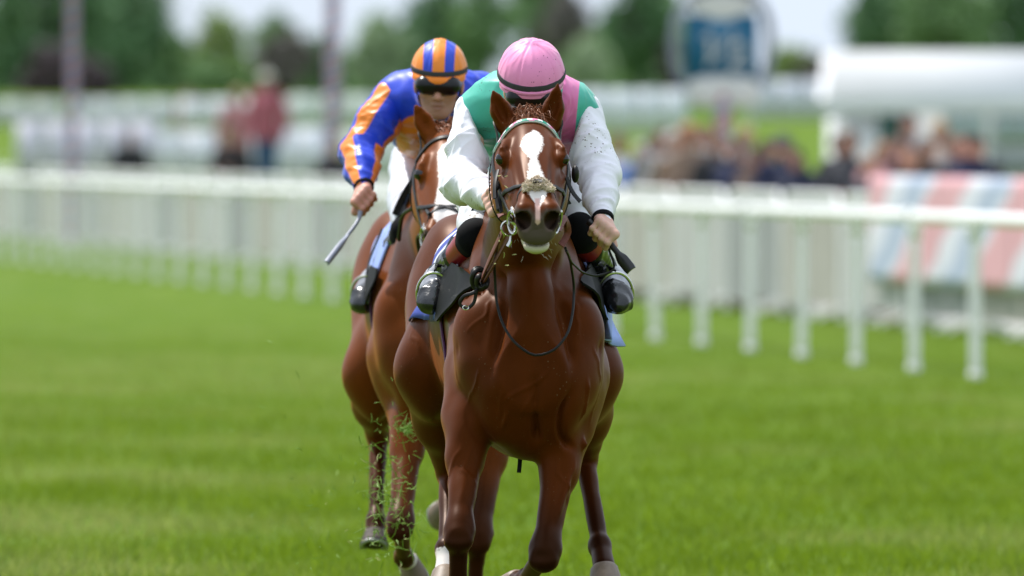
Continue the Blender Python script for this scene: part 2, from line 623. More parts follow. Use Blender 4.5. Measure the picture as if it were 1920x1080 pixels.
M['fleece'] = pmat('sheepskin', (.58, .47, .34), rough=.95, var=.3, scale=45, bump=.004, bscale=120, sheen=.4)


def hframe(a, roll=0):
    R = frame(a)
    R[0] = -R[0]
    if roll:
        c, s_ = math.cos(roll), math.sin(roll)
        R = np.stack([c * R[0] + s_ * R[2], R[1], -s_ * R[0] + c * R[2]])
    return R


def hoof(parent, c, d, fwd, size=1.0, mat='hoof', shoe=True):
    """c coronet centre, d direction coronet to sole, fwd towards the toe"""
    d = unit(d); fwd = unit(np.asarray(fwd) - d * (np.asarray(fwd) @ d)); sd = np.cross(d, fwd)
    g = Geo(); n = 18; rings = []
    for h, r, k in ((-.012, .034, 0), (.0, .043, .004), (.012, .045, .008), (.075, .058, .032), (.080, .055, .033)):
        ring = []
        for j in range(n):
            a = 2 * math.pi * j / n
            ff = math.cos(a)
            ln = 1.18 if ff > 0 else .95
            cut = (.75 if ff < -.3 else 1)
            ring.append(c + d * h * cut * size + fwd * (k + r * ff * ln) * size + sd * r * math.sin(a) * size)
        rings.append(ring)
    v = np.array(rings).reshape(-1, 3)
    q = [(i * n + j, i * n + (j + 1) % n, (i + 1) * n + (j + 1) % n, (i + 1) * n + j) for i in range(4) for j in range(n)]
    t = []
    v = np.concatenate([v, [np.mean(rings[-1], 0) - d * .012]])
    for j in range(n): t.append((4 * n + j, 4 * n + (j + 1) % n, 5 * n))
    g.put(v, q, t)
    ho = g.link('hoof', M[mat], parent)
    if shoe:
        g = Geo()
        pts = []
        for j in range(15):
            a = math.radians(-140 + 280 * j / 14)
            ln = 1.18 if math.cos(a) > 0 else .95
            pts.append(c + d * (.083 if math.cos(a) > -.3 else .064) * size + fwd * (.033 + .050 * math.cos(a) * ln) * size + sd * .050 * math.sin(a) * size)
        g.tube(pts, .007, 6)
        g.link('shoe', M['alloy'], ho)


def build_horse(label, pose, fine, coat, group='racing horses'):
    Y0 = pose['Y0']
    cx = lambda y: pose['cx'][0] + pose['cx'][1] * y
    root = empty('race_horse', (cx(.8), Y0 + .8, 0), label, 'horse', group)
    if fine:
        F = Field(axis((-.46, -.15, .0065), (-.15, .22, .0042), (.22, .50, .0065)) + 0,
                  axis((-1.06, -.30, .0055), (-.30, .30, .009), (.30, 2.10, .013)) + Y0,
                  axis((-.02, 1.22, .0065), (1.22, 1.90, .0045)))
    else:
        c = cx(0)
        F = Field(axis((-.5, -.16, .013), (-.16, .16, .009), (.16, .5, .013)) + c,
                  axis((-1.06, -.30, .010), (-.30, 2.15, .018)) + Y0,
                  axis((-.02, 1.2, .012), (1.2, 1.95, .010)))
    RY = np.array([[1, 0, 0], [0, 1, 0], [0, 0, 1.0]])
    o = V(0, Y0, 0)
    rows = [(-.05, .09, 1.10, .84), (.02, .148, 1.20, .75), (.14, .194, 1.30, .70), (.34, .218, 1.44, .675), (.6, .240, 1.57, .68),
            (.95, .272, 1.51, .72), (1.25, .26, 1.47, .80), (1.55, .24, 1.47, .92), (1.8, .18, 1.41, 1.05), (1.95, .08, 1.33, 1.2)]
    F.add(loft(o, RY, [(t, w_, tp, bt, cx(t)) for t, w_, tp, bt in rows], p=2.1, tri=.48), .05)
    S = lambda x, y, z: V(cx(y) + x, Y0 + y, z)
    # neck
    poll = np.asarray(pose['poll'])
    a = unit(pose['head_dir'])
    R = hframe(a, pose.get('roll', 0))
    H = lambda t, u, n: poll + R[1] * t + R[0] * u + R[2] * n
    nb = S(0, .56, 1.27)
    ne = poll + V(0, .10, -.115)
    Rn = hframe(ne - nb)
    L = np.linalg.norm(ne - nb)
    F.add(loft(nb, Rn, [(-.1, .12, .30, -.40), (.12, .132, .26, -.36), (L * .35, .126, .205, -.275), (L * .6, .104, .155, -.205),
                        (L * .82, .090, .125, -.155), (L, .080, .095, -.13)], p=2.3, tri=.5), .05)
    # head
    F.add(loft(poll, R, [(-.05, .055, .02, -.16), (.02, .088, .038, -.20), (.09, .104, .058, -.235), (.17, .110, .063, -.25), (.235, .108, .060, -.24),
                         (.30, .097, .053, -.205), (.37, .083, .044, -.16), (.44, .069, .035, -.125), (.50, .050, .029, -.112),
                         (.55, .046, .020, -.100), (.585, .038, .0, -.085)], p=2.35, tri=.20), .025)
    for s_ in (-1, 1):
        F.add(ell(H(.15, s_ * .072, -.125), (.036, .10, .10), R), .035)          # cheek (masseter)
        F.add(cone(H(.165, s_ * .080, .030), H(.222, s_ * .092, .036), .010, .008), .03)   # brow
        ey = H(.238, s_ * .0895, .010)
        F.add(ell(ey, (.020, .026, .0225), R), .014)
        F.add(cone(H(.27, s_ * .090, -.035), H(.40, s_ * .064, -.022), .009, .006), .022)   # facial crest
        F.add(cone(H(.46, s_ * .030, .022), H(.55, s_ * .040, .012), .020, .025), .025)  # nostril flesh
        F.add(ell(H(.556, s_ * .041, -.010), (.028, .034, .040), R), .02)
        F.add(ell(H(.555, s_ * .022, -.062), (.032, .032, .024), R), .02)        # upper lip
    F.add(ell(H(.555, 0, -.060), (.040, .034, .026), R), .02)
    F.add(ell(H(.552, 0, -.108), (.038, .027, .020), R), .016)                   # lower lip and chin
    F.add(ell(H(.490, 0, -.122), (.040, .06, .03), R), .03)
    mo = 1.0 if fine else 1.3
    F.sub(ell(H(.565, 0, -.094), (.060, .040, .0045 * mo), R), .008)             # mouth
    for s_ in (-1, 1):
        Rt = np.stack([unit(R[0] + s_ * R[1] * .55), unit(R[1] - s_ * R[0] * .55 + R[2] * .0), R[2]])
        F.sub(ell(H(.582, s_ * .040, -.008), (.0195, .045, .029), Rt), .007)     # nostril
        ey = H(.238, s_ * .0895, .010)
        od = unit(R[0] * s_ * .66 + R[1] * .70 + R[2] * .20)
        hz = unit(R[1] - od * (R[1] @ od) - R[2] * .22)
        hz = unit(hz - od * (hz @ od))
        eR = np.stack([od, hz, np.cross(od, hz)])
        F.sub(ell(ey + od * .0205, (.0125, .0155, .0108), eR), .004)               # eye opening
        # ear
        B = H(-.002, s_ * .066, -.004)
        et = B + pose['ears'][0 if s_ < 0 else 1]
        ed = unit(et - B)
        er = np.stack([unit(np.cross(ed, (0, 1, 0))), ed, np.zeros(3)]); er[2] = np.cross(er[0], er[1])
        mid = B + (et - B) * .42
        F.add(cone(B, mid, .034, .031), .022)
        F.add(cone(mid, B + (et - B) * .75, .031, .018), .012)
        F.add(cone(B + (et - B) * .75, et, .016, .005), .008)
        fw = V(-s_ * .0 + pose.get('ear_open', 0) * s_, -1, .05)
        F.sub(ell(B + (et - B) * .52 + unit(fw) * .027, (.018, .052, .022), er), .008)
    # chest, shoulder and neck masses
    for s_ in (-1, 1):
        F.add(ell(S(s_ * .075, .03, .90), (.095, .085, .17)), .07)               # pectoral
        F.add(ell(S(s_ * .152, .11, 1.00), (.070, .10, .16)), .07)                # point of shoulder
        F.add(ell(S(s_ * .172, .36, .92), (.058, .17, .19)), .06)                  # triceps
        F.add(cone(S(s_ * .13, .12, 1.08), S(s_ * .055, .55, 1.42), .085, .042), .06)   # shoulder blade
    F.add(cone(S(0, .03, 1.16), S(0, .10, .76), .07, .08), .06)
    # hindquarters
    for i, s_ in enumerate((-1, 1)):
        F.add(ell(S(s_ * .165, 1.50, 1.08), (.15, .30, .33)), .07)
        F.add(ell(S(s_ * .13, 1.72, 1.0), (.11, .19, .30)), .06)
        St, Hk, Fe, Co = [np.asarray(q) for q in pose['hind'][i]]
        hip = S(s_ * .14, 1.45, 1.15)
        F.add(cone(hip, St, .15, .095), .08)
        F.add(ell(St + V(0, 0, .0), (.075, .11, .17)), .07)
        F.add(cone(S(s_ * .14, 1.70, 1.05), Hk * .35 + St * .65 + V(0, .08, 0), .12, .075), .06)
        md = St * .45 + Hk * .55
        F.add(cone(St, md, .098, .074), .05); F.add(cone(md, Hk, .073, .043), .04)
        F.add(cone(Hk * .6 + md * .4 + V(0, .05, 0), Hk + V(0, .055, .035), .022, .024), .02)   # point of hock
        F.add(ell(Hk, (.040, .050, .055)), .02)
        F.add(cone(Hk, Fe, .034, .027), .02)
        F.add(cone(Hk + V(0, .04, -.02), Fe + V(0, .025, .02), .018, .016), .015)
        F.add(ell(Fe, (.037, .042, .042)), .015)
        F.add(cone(Fe, Co, .031, .037), .015)
    for i, s_ in enumerate((-1, 1)):
        E, K, Fe, Co = [np.asarray(q) for q in pose['fore'][i]]
        top = S(s_ * .14, .25, .92)
        F.add(cone(top, E, .105, .075), .07)
        ud = unit(K - E)
        m1 = E * .62 + K * .38
        F.add(cone(E, m1, .064, .052), .05); F.add(cone(m1, K, .050, .037), .03)
        F.add(ell(E * .8 + K * .2 + V(0, -.02, 0), (.052, .075, .11)), .04)
        kR = frame(ud)
        F.add(ell(K - ud * .028, (.045, .058, .044), kR), .022)
        F.add(ell(K + ud * .022, (.043, .045, .040), kR), .02)
        for q_ in (-1, 1):
            F.add(ell(K + kR[0] * q_ * .033 - ud * .012, (.017, .028, .026), kR), .012)
            F.add(ell(K + kR[0] * q_ * .026 + ud * .030, (.016, .022, .022), kR), .012)
        F.sub(cone(K - kR[0] * .03 + ud * .008 + V(0, -.055, 0), K + kR[0] * .03 + ud * .008 + V(0, -.055, 0), .010), .02)
        dn = unit(Fe - K)
        bk = V(0, .6, .0) - dn * (V(0, .6, 0) @ dn) + 1e-6
        bk = unit(bk)
        F.add(cone(K, Fe, .030, .0255), .018)
        F.add(cone(K + bk * .03, Fe + bk * .024, .017, .017), .014)
        F.add(ell(Fe + bk * .006, (.035, .038, .041)), .015)
        F.add(cone(Fe, Co, .030, .036), .014)
    v, q = F.mesh(smooth=1 if fine else 2)
    if pose.get('relief'):
        fr = list(pose['relief'])
        for s_ in (-1, 1):
            for pp, a_, w_ in (([(.25, .050, .056), (.34, .042, .046), (.43, .032, .035)], .0045, .010), ([(.28, .078, .022), (.36, .066, .014), (.44, .055, .004)], .005, .011),
                               ([(.27, .066, .045), (.36, .056, .032), (.45, .045, .02)], -.004, .010), ([(.262, .092, -.012), (.30, .084, -.02), (.34, .076, -.03)], -.004, .009),
                               ([(.12, .07, .048), (.17, .084, .036), (.215, .095, .022)], -.003, .012)):
                fr.append((spline([H(t_, s_ * u_, n_) for t_, u_, n_ in pp], 8), a_, w_))
        # veins: wandering lines over chest, shoulder and forearms
        bv0 = BVHTree.FromPolygons([tuple(x) for x in v], [tuple(x) for x in q]); rv = np.random.default_rng(31)
        for px_, py_, yy, dx, dz, ns in ((862, 640, .1, .2, -1, 9), (900, 690, -.02, -.25, -1, 8), (945, 700, -.1, -.5, -1, 7), (1030, 690, -.1, .4, -1, 8), (1095, 650, .05, .15, -1, 9),
                                         (1120, 690, .1, -.3, -1, 8), (868, 830, .02, -.1, -1, 8), (885, 840, .0, .1, -1, 7), (1065, 860, .05, -.2, -1, 8), (1048, 870, .03, -.25, -1, 7),
                                         (920, 560, .05, -.4, -1, 7), (1075, 560, .05, .4, -1, 7), (1000, 720, -.1, .1, -1, 6), (790, 600, 1.2, .2, -1, 8), (815, 640, 1.1, .2, -1, 7)):
            p_ = P(px_, py_, yy); pl = []
            d_ = unit(V(dx, 0, dz))
            for _ in range(ns):
                p_ = np.array(bv0.find_nearest(Vector(p_))[0]); pl.append(p_)
                d_ = unit(d_ + V(rv.normal(0, .38), 0, rv.normal(0, .2)))
                p_ = p_ + d_ * .026
            fr.append((spline(pl, ns * 2), rv.uniform(.0022, .0034), .0052))
        v = relief(v, q, fr)
        v = v + normals(v, q) * (np.where(v[:, 1] > Y0 - .25, 1, .25) * (vnoise(v * 8) * .0042 + vnoise(v * 19, 2) * .0016))[:, None]
    me = mesh_np('body', v, q)
    # coat markings (real pigment; the darker lower legs are partly painted shade): masks over vertices
    hv = v - poll
    t, u, n = hv @ R[1], hv @ R[0], hv @ R[2]
    onhead = (n > -.2) & (t > -.02) & (np.abs(u) < .2)
    bl = pose['blaze']
    bt = [b[0] for b in bl]
    cu = np.interp(t, bt, [b[1] for b in bl]); hw = np.interp(t, bt, [b[2] for b in bl])
    wh = np.where(onhead & (n > -.035), (hw - np.abs(u - cu)) / .012, -3)
    sock = np.full(len(v), -3.0)
    for c_, r_ in pose['socks']:
        d = np.linalg.norm(v - np.asarray(c_), axis=1)
        sock = np.maximum(sock, (r_ - d) / .02)
    attr(me, 'white', np.clip(np.maximum(wh, sock), -3, 2))
    noz = np.maximum((t - .535 - .035 * (np.abs(u) < .022)) / .022, -3)
    mz = np.minimum(noz, (.028 - n) / .01)
    mz = np.maximum(mz, np.minimum((t - .50) / .02, (-.02 - n) / .02))
    attr(me, 'muzzle', np.clip(np.where(onhead, mz, -3), -3, 1.2))
    no = np.full(len(v), -3.0)
    for s_ in (-1, 1):
        no = np.maximum(no, 1.25 - np.sqrt(((u - s_ * .041) / .019) ** 2 + ((n + .009) / .027) ** 2) - np.maximum(0, (t - .580) / .006))
    attr(me, 'nostril', np.clip(np.where(onhead & (t > .5), no, -3), -3, 1))
    ch = np.minimum((t - .47) / .02, (-.098 - n) / .010)
    ch2 = np.minimum(np.minimum((t - .45) / .03, (-.045 - n) / .03), .25)
    attr(me, 'chin', np.clip(np.where(onhead, ch, -3), -3, 1.2))
    attr(me, 'pink', np.clip(np.where(onhead, np.minimum((t - .515) / .02, (.007 - np.abs(u)) / .012) - np.maximum(0, (-.012 - n) / .012), -3), -3, 1))
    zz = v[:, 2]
    lo = (.62 - zz) / .25 + vnoise(v * 6) * .4  # lower legs: slightly darker hair, with their shade put into the colour too
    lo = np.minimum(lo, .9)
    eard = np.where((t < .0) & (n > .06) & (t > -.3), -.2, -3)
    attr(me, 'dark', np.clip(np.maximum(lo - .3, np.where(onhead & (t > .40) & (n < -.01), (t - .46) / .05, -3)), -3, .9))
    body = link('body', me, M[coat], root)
    bvh = BVHTree.FromPolygons([tuple(x) for x in v], [tuple(x) for x in q])
    # eyes
    for s_ in (-1, 1):
        g = Geo(); g.ball(H(.238, s_ * .0895, .010), .0208, 12)
        g.link('eye', M['eye'], root)
    # hooves
    for i in range(2):
        E, K, Fe, Co = [np.asarray(q_) for q_ in pose['fore'][i]]
        hd = pose['hoof_dir'].get('f%d' % i)
        hoof(root, Co, *(hd if hd else (unit(Co - Fe) + V(0, 0, -.25), V(0, -1, 0))), size=pose.get('hoof_size', 1), mat=pose['hoof_mat'][i])
        St, Hk, Fe, Co = [np.asarray(q_) for q_ in pose['hind'][i]]
        hd = pose['hoof_dir'].get('h%d' % i)
        hoof(root, Co, *(hd if hd else (unit(Co - Fe) + V(0, 0, -.25), V(0, -1, 0))), size=pose.get('hoof_size', 1), mat=pose['hoof_mat'][2 + i])
    # tail
    g = Geo(); r2 = np.random.default_rng(3)
    dock = S(0, 1.93, 1.34)
    for k in range(170):
        j = r2.normal(0, .02, 3)
        b_ = pose['tail_end'] + r2.normal(0, .05, 3) + V(0, 0, r2.uniform(0, .35))
        pts = spline([dock + j, dock + V(0, .14, -.02) + j * 1.5, dock * .45 + b_ * .55 + V(0, .12, .05) + j * 2, b_], 8)
        g.tube(pts, [.006, .006, .006, .006, .005, .004, .003, .001], 3)
    g.link('tail', M['hair'], root)
    # mane: short racing mane lying to one side, and the forelock
    g = Geo()
    for k in range(220):
        f = r2.uniform(.08, .97)
        c_ = nb + Rn[1] * (L * f) + Rn[2] * (np.interp(f, [0, .35, .6, 1], [.27, .20, .152, .10]) + .002)
        sd = -1
        l_ = r2.uniform(.09, .15)
        pts = spline([c_ - Rn[2] * .01, c_ + Rn[2] * .02 + V(sd * .02, r2.normal(0, .02), 0), c_ + V(sd * (.05 + r2.uniform(0, .03)), .03 + r2.normal(0, .02), -l_ * .4),
                      c_ + V(sd * (.085 + r2.uniform(0, .03)), .05, -l_)], 6)
        g.tube(pts, [.005, .005, .0045, .004, .003, .001], 3)
    g.link('mane', M['hair'], root)
    g = Geo()
    for k in range(240 if fine else 50):
        b_ = H(-.02 + r2.uniform(-.02, .045), r2.normal(0, .017), .026)
        e_ = b_ + R[1] * r2.uniform(.01, .05) + R[0] * r2.normal(.004, .02) + V(0, 0, r2.uniform(-.012, .014))
        md = (b_ + e_) / 2 + R[2] * r2.uniform(.006, .018) + V(0, 0, .006) + r2.normal(0, .005, 3)
        e_ = e_ + r2.normal(0, .006, 3)
        g.tube(spline([b_, md, e_], 6), [.0013, .0013, .0012, .0011, .0008, .0004] if fine else [.0026] * 5 + [.001], 3)
    g.link('forelock', M['hair'], root)
    if fine:
        g = Geo()
        for k in range(30):
            u_ = r2.normal(0, .03); n_ = -.125 - r2.uniform(0, .02)
            b_ = H(r2.uniform(.46, .56), u_, n_)
            dr = unit(V(r2.normal(0, .5) + u_ * 8, -.3 + r2.normal(0, .3), -1))
            l_ = r2.uniform(.008, .022)
            g.tube([b_, b_ + dr * l_ * .5, b_ + dr * l_ + V(r2.normal(0, .004), 0, 0)], [.0005, .0004, .0002], 3)
        tag(g.link('whiskers', M['whisker'], root), kind='stuff')
    return dict(root=root, H=H, R=R, S=S, bvh=bvh, v=v, Y0=Y0, poll=poll)


def snap(bvh, p, off=0.0):
    loc, nr, i, d = bvh.find_nearest(Vector(p))
    return np.array(loc) + np.array(nr) * off, np.array(nr)


def strap(g, bvh, pts, width, thick=.0035, n=24, off=.001, closed=False):
    """flat strap laid on a surface through guide points"""
    pp = spline(pts, n)
    c, nr = zip(*[snap(bvh, p, off + thick) for p in pp])
    c = np.array(c); nr = np.array(nr)
    for _ in range(2):
        c[1:-1] = c[1:-1] * .5 + (c[:-2] + c[2:]) * .25
        nr[1:-1] = nr[1:-1] * .5 + (nr[:-2] + nr[2:]) * .25
    return ribbon(g, c, nr, width, thick)


def ribbon(g, c, nr, width, thick):
    c = np.asarray(c); d = np.gradient(c, axis=0)
    grid, gn = [], []
    for i in range(len(c)):
        nn = unit(nr[i] - unit(d[i]) * (nr[i] @ unit(d[i])))
        s_ = np.cross(unit(d[i]), nn)
        grid.append([c[i] - s_ * width / 2, c[i] - s_ * width * .3 + nn * thick * .3, c[i] + s_ * width * .3 + nn * thick * .3, c[i] + s_ * width / 2])
        gn.append([nn] * 4)
    g.sheet(np.array(grid), thick, np.array(gn))
    return c


def ring(c, nrm, r, wire, g, squash=1, n=20):
    nrm = unit(nrm); s_ = unit(np.cross(nrm, (0.1, .2, 1))); u = np.cross(s_, nrm)
    pts = [c + r * (math.cos(a) * s_ + squash * math.sin(a) * u) for a in np.linspace(0, 2 * math.pi, n + 1)]
    g.tube(pts, wire, 6)
# ------------------------------------------------------------------ the setting
def DY(D): return D - CAMD


def gh(X, D):
    """height of the ground at lateral X, camera distance D"""
    X, D = np.asarray(X, float), np.asarray(D, float)
    sm = lambda t: np.clip(t, 0, 1) ** 2 * (3 - 2 * np.clip(t, 0, 1))
    beyond = sm((X - (3.175 - .1322 * (D - 77.9)) - 3.6) / 2.0)
    return sm((D - 136) / 14) * .85 * beyond * sm((0 - X) / 3) + sm((D - 175) / 425) * 3.0


def ground_mesh():
    D = np.concatenate([np.linspace(-40, 20, 7), np.linspace(24, 180, 120), np.linspace(185, 420, 40), np.linspace(440, 1500, 25)])
    X = np.concatenate([np.linspace(-700, -60, 14), np.linspace(-50, 50, 121), np.linspace(60, 700, 14)])
    XX, DD = np.meshgrid(X, D)
    z = gh(XX, DD) + np.where((DD > 24) & (DD < 180) & (np.abs(XX) < 50), .006 * vnoise(np.stack([XX.ravel() * .9, DD.ravel() * .9, 0 * XX.ravel()], 1)).reshape(XX.shape), 0)
    v = np.stack([XX, DD - CAMD, z], -1).reshape(-1, 3)
    m, n = XX.shape
    i, j = np.meshgrid(np.arange(m - 1), np.arange(n - 1), indexing='ij')
    a = (i * n + j).ravel()
    return mesh_np('ground', v, np.stack([a, a + 1, a + n + 1, a + n], 1))


def grass_material():
    m = bpy.data.materials.new('turf'); m.use_nodes = True
    nt = m.node_tree; b = nt.nodes['Principled BSDF']
    b.inputs['Roughness'].default_value = .9
    b.inputs['Specular IOR Level'].default_value = .08
    tc = nt.nodes.new('ShaderNodeTexCoord')
    def noise(scale, sx, sy, det=5, rot=0):
        mp = nt.nodes.new('ShaderNodeMapping'); mp.inputs['Scale'].default_value = (sx, sy, 1)
        mp.inputs['Rotation'].default_value = (0, 0, rot)
        nt.links.new(tc.outputs['Object'], mp.inputs[0])
        n = nt.nodes.new('ShaderNodeTexNoise'); n.inputs['Scale'].default_value = scale
        n.inputs['Detail'].default_value = det; n.inputs['Roughness'].default_value = .6
        nt.links.new(mp.outputs[0], n.inputs['Vector'])
        return n.outputs[0]
    def mix(f, a, c, lo=.35, hi=.65):
        mr = nt.nodes.new('ShaderNodeMapRange'); mr.inputs[1].default_value = lo; mr.inputs[2].default_value = hi
        nt.links.new(f, mr.inputs[0])
        mx = nt.nodes.new('ShaderNodeMix'); mx.data_type = 'RGBA'
        nt.links.new(mr.outputs[0], mx.inputs[0])
        for s_, k in ((a, 6), (c, 7)):
            if isinstance(s_, tuple): mx.inputs[k].default_value = (*s_, 1)
            else: nt.links.new(s_, mx.inputs[k])
        return mx.outputs[2]
    c = mix(noise(1.0, .55, .16, 4, .12), (.068, .128, .004), (.110, .165, .010))
    c = mix(noise(1.0, 1.6, .5, 4, -.1), c, (.15, .20, .05), .48, .66)
    c = mix(noise(1.0, 3.2, 1.5, 5), c, (.046, .108, .002), .48, .66)
    c2 = mix(noise(28, 1, .45, 3), (.04, .10, .003), (.16, .25, .016), .3, .7)
    mx = nt.nodes.new('ShaderNodeMix'); mx.data_type = 'RGBA'; mx.inputs[0].default_value = .38
    nt.links.new(c, mx.inputs[6]); nt.links.new(c2, mx.inputs[7])
    nt.links.new(mx.outputs[2], b.inputs['Base Color'])
    bp = nt.nodes.new('ShaderNodeBump'); bp.inputs['Distance'].default_value = .03; bp.inputs['Strength'].default_value = .8
    nt.links.new(noise(30, 1, .6, 4), bp.inputs['Height']); nt.links.new(bp.outputs[0], b.inputs['Normal'])
    return m


M['turf'] = grass_material()
tag(link('ground', ground_mesh(), M['turf']), kind='structure')
# standing grass blades over the nearer turf
r = np.random.default_rng(21); n = 300000
D = 33 + 80 * r.random(n) ** 2.3; X = (r.random(n) * 2 - 1) * (1.6 + .052 * D)
p = np.stack([X, D - CAMD, gh(X, D)], 1)
cl = vnoise(p * V(2.2, 1.4, 0)) * .5 + .5
hgt = (.03 + .04 * r.random(n)) * (.5 + .75 * cl) * np.clip((113 - D) / 50, .15, 1)
lean = r.normal(0, .45, (n, 2)); a = r.random(n) * 6.283; wd = .0035 + .003 * r.random(n)
sd = np.stack([np.cos(a) * wd, np.sin(a) * wd, 0 * a], 1)
tip = p + np.stack([lean[:, 0] * hgt, lean[:, 1] * hgt, hgt], 1)
v = np.stack([p - sd, p + sd, tip], 1).reshape(-1, 3)
M['blade'] = pmat('grass_blade', (.156, .236, .012), rough=.6, var=.16, scale=1.0, spec=.12, stretch=(1, .3, 1))
attr_mix(M['blade'], [('tone', (.29, .33, .09), .5, .2)])
nt = M['blade'].node_tree; b_ = nt.nodes['Principled BSDF']      # light passes through the blades
tr = nt.nodes.new('ShaderNodeBsdfTranslucent'); nt.links.new(b_.inputs['Base Color'].links[0].from_socket, tr.inputs[0])
ms = nt.nodes.new('ShaderNodeMixShader'); ms.inputs[0].default_value = .5
nt.links.new(b_.outputs[0], ms.inputs[1]); nt.links.new(tr.outputs[0], ms.inputs[2])
nt.links.new(ms.outputs[0], nt.nodes['Material Output'].inputs[0])
me = mesh_np('grass_blades', v, None, False, np.arange(3 * n).reshape(-1, 3))
attr(me, 'tone', np.repeat(r.normal(-.36, .14, n) + vnoise(p * V(.55, .16, 0), 4) * .55 + .28 * np.sin(p[:, 1] * 1.05 + p[:, 0] * .55 + 1.5 * vnoise(p * V(.2, .1, 0), 9)) + vnoise(p * V(1.5, .6, 0), 6) * .25, 3))
tag(link('grass_blades', me, M['blade']), kind='stuff')
M['rail'] = pmat('white_rail_plastic', (.86, .85, .84), rough=.35, var=.05, scale=3, bump=.001, spec=.4)
M['path'] = pmat('pale_path', (.40, .39, .36), rough=.9, var=.15, scale=6, bump=.004)

RX = lambda D: 3.175 - .1322 * (D - 77.9)          # the running rail's line on the ground
RD = unit(V(-.1322, 1, 0)); RN = V(RD[1], -RD[0], 0)


def railpt(D, off=0.0, z=0.0):
    p = V(RX(D), DY(D), 0) + RN * off
    return p + V(0, 0, z + float(gh(p[0], p[1] + CAMD)))


# pale path beyond the rails
pts = np.array([[railpt(D, 3.6, .008), railpt(D, 9.5, .008)] for D in np.linspace(55, 330, 60)])
tag(link('path', mesh_np('path', pts.reshape(-1, 3), [(2 * i, 2 * i + 1, 2 * i + 3, 2 * i + 2) for i in range(59)]), M['path']), kind='structure')


def post_mesh(h):
    """slender rail post with a socket head and a foot collar"""
    g = Geo()
    g.tube([(0, 0, -.05 + (h + .01) * t / 6) for t in range(7)], [.041, .040, .040, .039, .039, .038, .038], 10)
    g.tube([(0, 0, h - .15), (0, 0, h - .035)], [.045, .052], 10)
    g.tube([(.0, 0, 0), (.0, 0, .06)], [.055, .048], 8)
    return g.mesh('post')


def running_rail(label, off, D0, D1, step, h, d=0):
    root = empty('running_rail', tuple(railpt(D0, off)), label, 'railing', 'white rails along the course')
    me = post_mesh(h); me.materials.append(M['rail'])
    a = math.atan2(RN[1], RN[0])
    D = D0
    while D < D1:
        o = bpy.data.objects.new('post', me); COL.objects.link(o); o.parent = root
        o.location = Vector(railpt(D + d, off)) - root.location
        o.rotation_euler = (random.gauss(0, .012), random.gauss(0, .012), a)
        D += step
    k = 0; D = D0
    L = 7.56
    while D < D1:        # rail made of overlapping lengths
        g = Geo()
        p = [railpt(x, off, h) for x in np.linspace(D, min(D + L * .988, D1), 7)]
        v, q, t = tube(p, .064, 10)
        v[:, 2] = h + (v[:, 2] - h) * .72 if abs(p[0][2] - h) < .01 else v[:, 2]
        g.put(v, q, t)
        g.tube([p[0], p[0] + RD * .16], .070, 10)
        g.link('rail', M['rail'], root)
        D += L
    return root


running_rail('near white plastic running rail on slim posts beside the turf', 0, 72.86, 178, 2.52, 1.10)


M['barrier_panel_two'] = pmat('barrier_panel_warm', (.36, .345, .31), rough=.6, var=.2, scale=2.5)
M['barrier_panel_three'] = pmat('barrier_panel_grey', (.27, .28, .28), rough=.6, var=.2, scale=2.5)
M['barrier_panel'] = pmat('barrier_panel', (.42, .42, .41), rough=.6, var=.12, scale=2.5)


# crowd barriers with rounded corners along the second line
def barrier(D0, L, label):
    off = 2.95; h = 1.14
    c = railpt(D0, off)
    root = empty('crowd_barrier', tuple(c), label, 'barrier', 'white crowd barriers behind the running rail')
    f = lambda x, z: railpt(D0 + x * RD[1], off, z)
    g = Geo(); r_ = .28
    pts = [f(.03, .02), f(.03, h - r_)] + [f(.03 + r_ * (1 - math.cos(a)), h - r_ + r_ * math.sin(a)) for a in np.linspace(.2, 1.57, 7)]
    pts += [f(L - .03 - r_ * (1 - math.cos(a)), h - r_ + r_ * math.sin(a)) for a in np.linspace(1.57, .2, 7)] + [f(L - .03, h - r_), f(L - .03, .02)]
    g.tube(pts, .028, 8); g.tube([f(.03, .20), f(L - .03, .20)], .022, 8)
    g.link('frame', M['rail'], root)
    g = Geo()
    n = int(L / .125)
    for k in range(1, n):
        x = L * k / n; g.tube([f(x, .20), f(x, h - .02)], .012, 5, False)
    tag(g.link('bars', M['rail'], root), kind='stuff')
    g = Geo(); gr = np.array([[f(x, z_) - RN * .03 for x in np.linspace(.08, L - .08, 12)] for z_ in (1.0, .14)]); g.sheet(gr, .012, np.broadcast_to(-RN, gr.shape)); g.link('panel', M['barrier_panel' + ('', '_two', '_three')[int(D0 * 7.3) % 3]], root)
    for x in (.25, L - .25):
        g = Geo(); g.tube([f(x, .04) - RN * .28, f(x, .16), f(x, .16) + RN * .01, f(x, .04) + RN * .28], .018, 6); g.link('foot', M['rail'], root)


D = 88.0; k = 0
while D < 192:
    barrier(D, 3.35, 'white barred crowd barrier with rounded top corners in the row behind the running rail')
    D += 3.42; k += 1

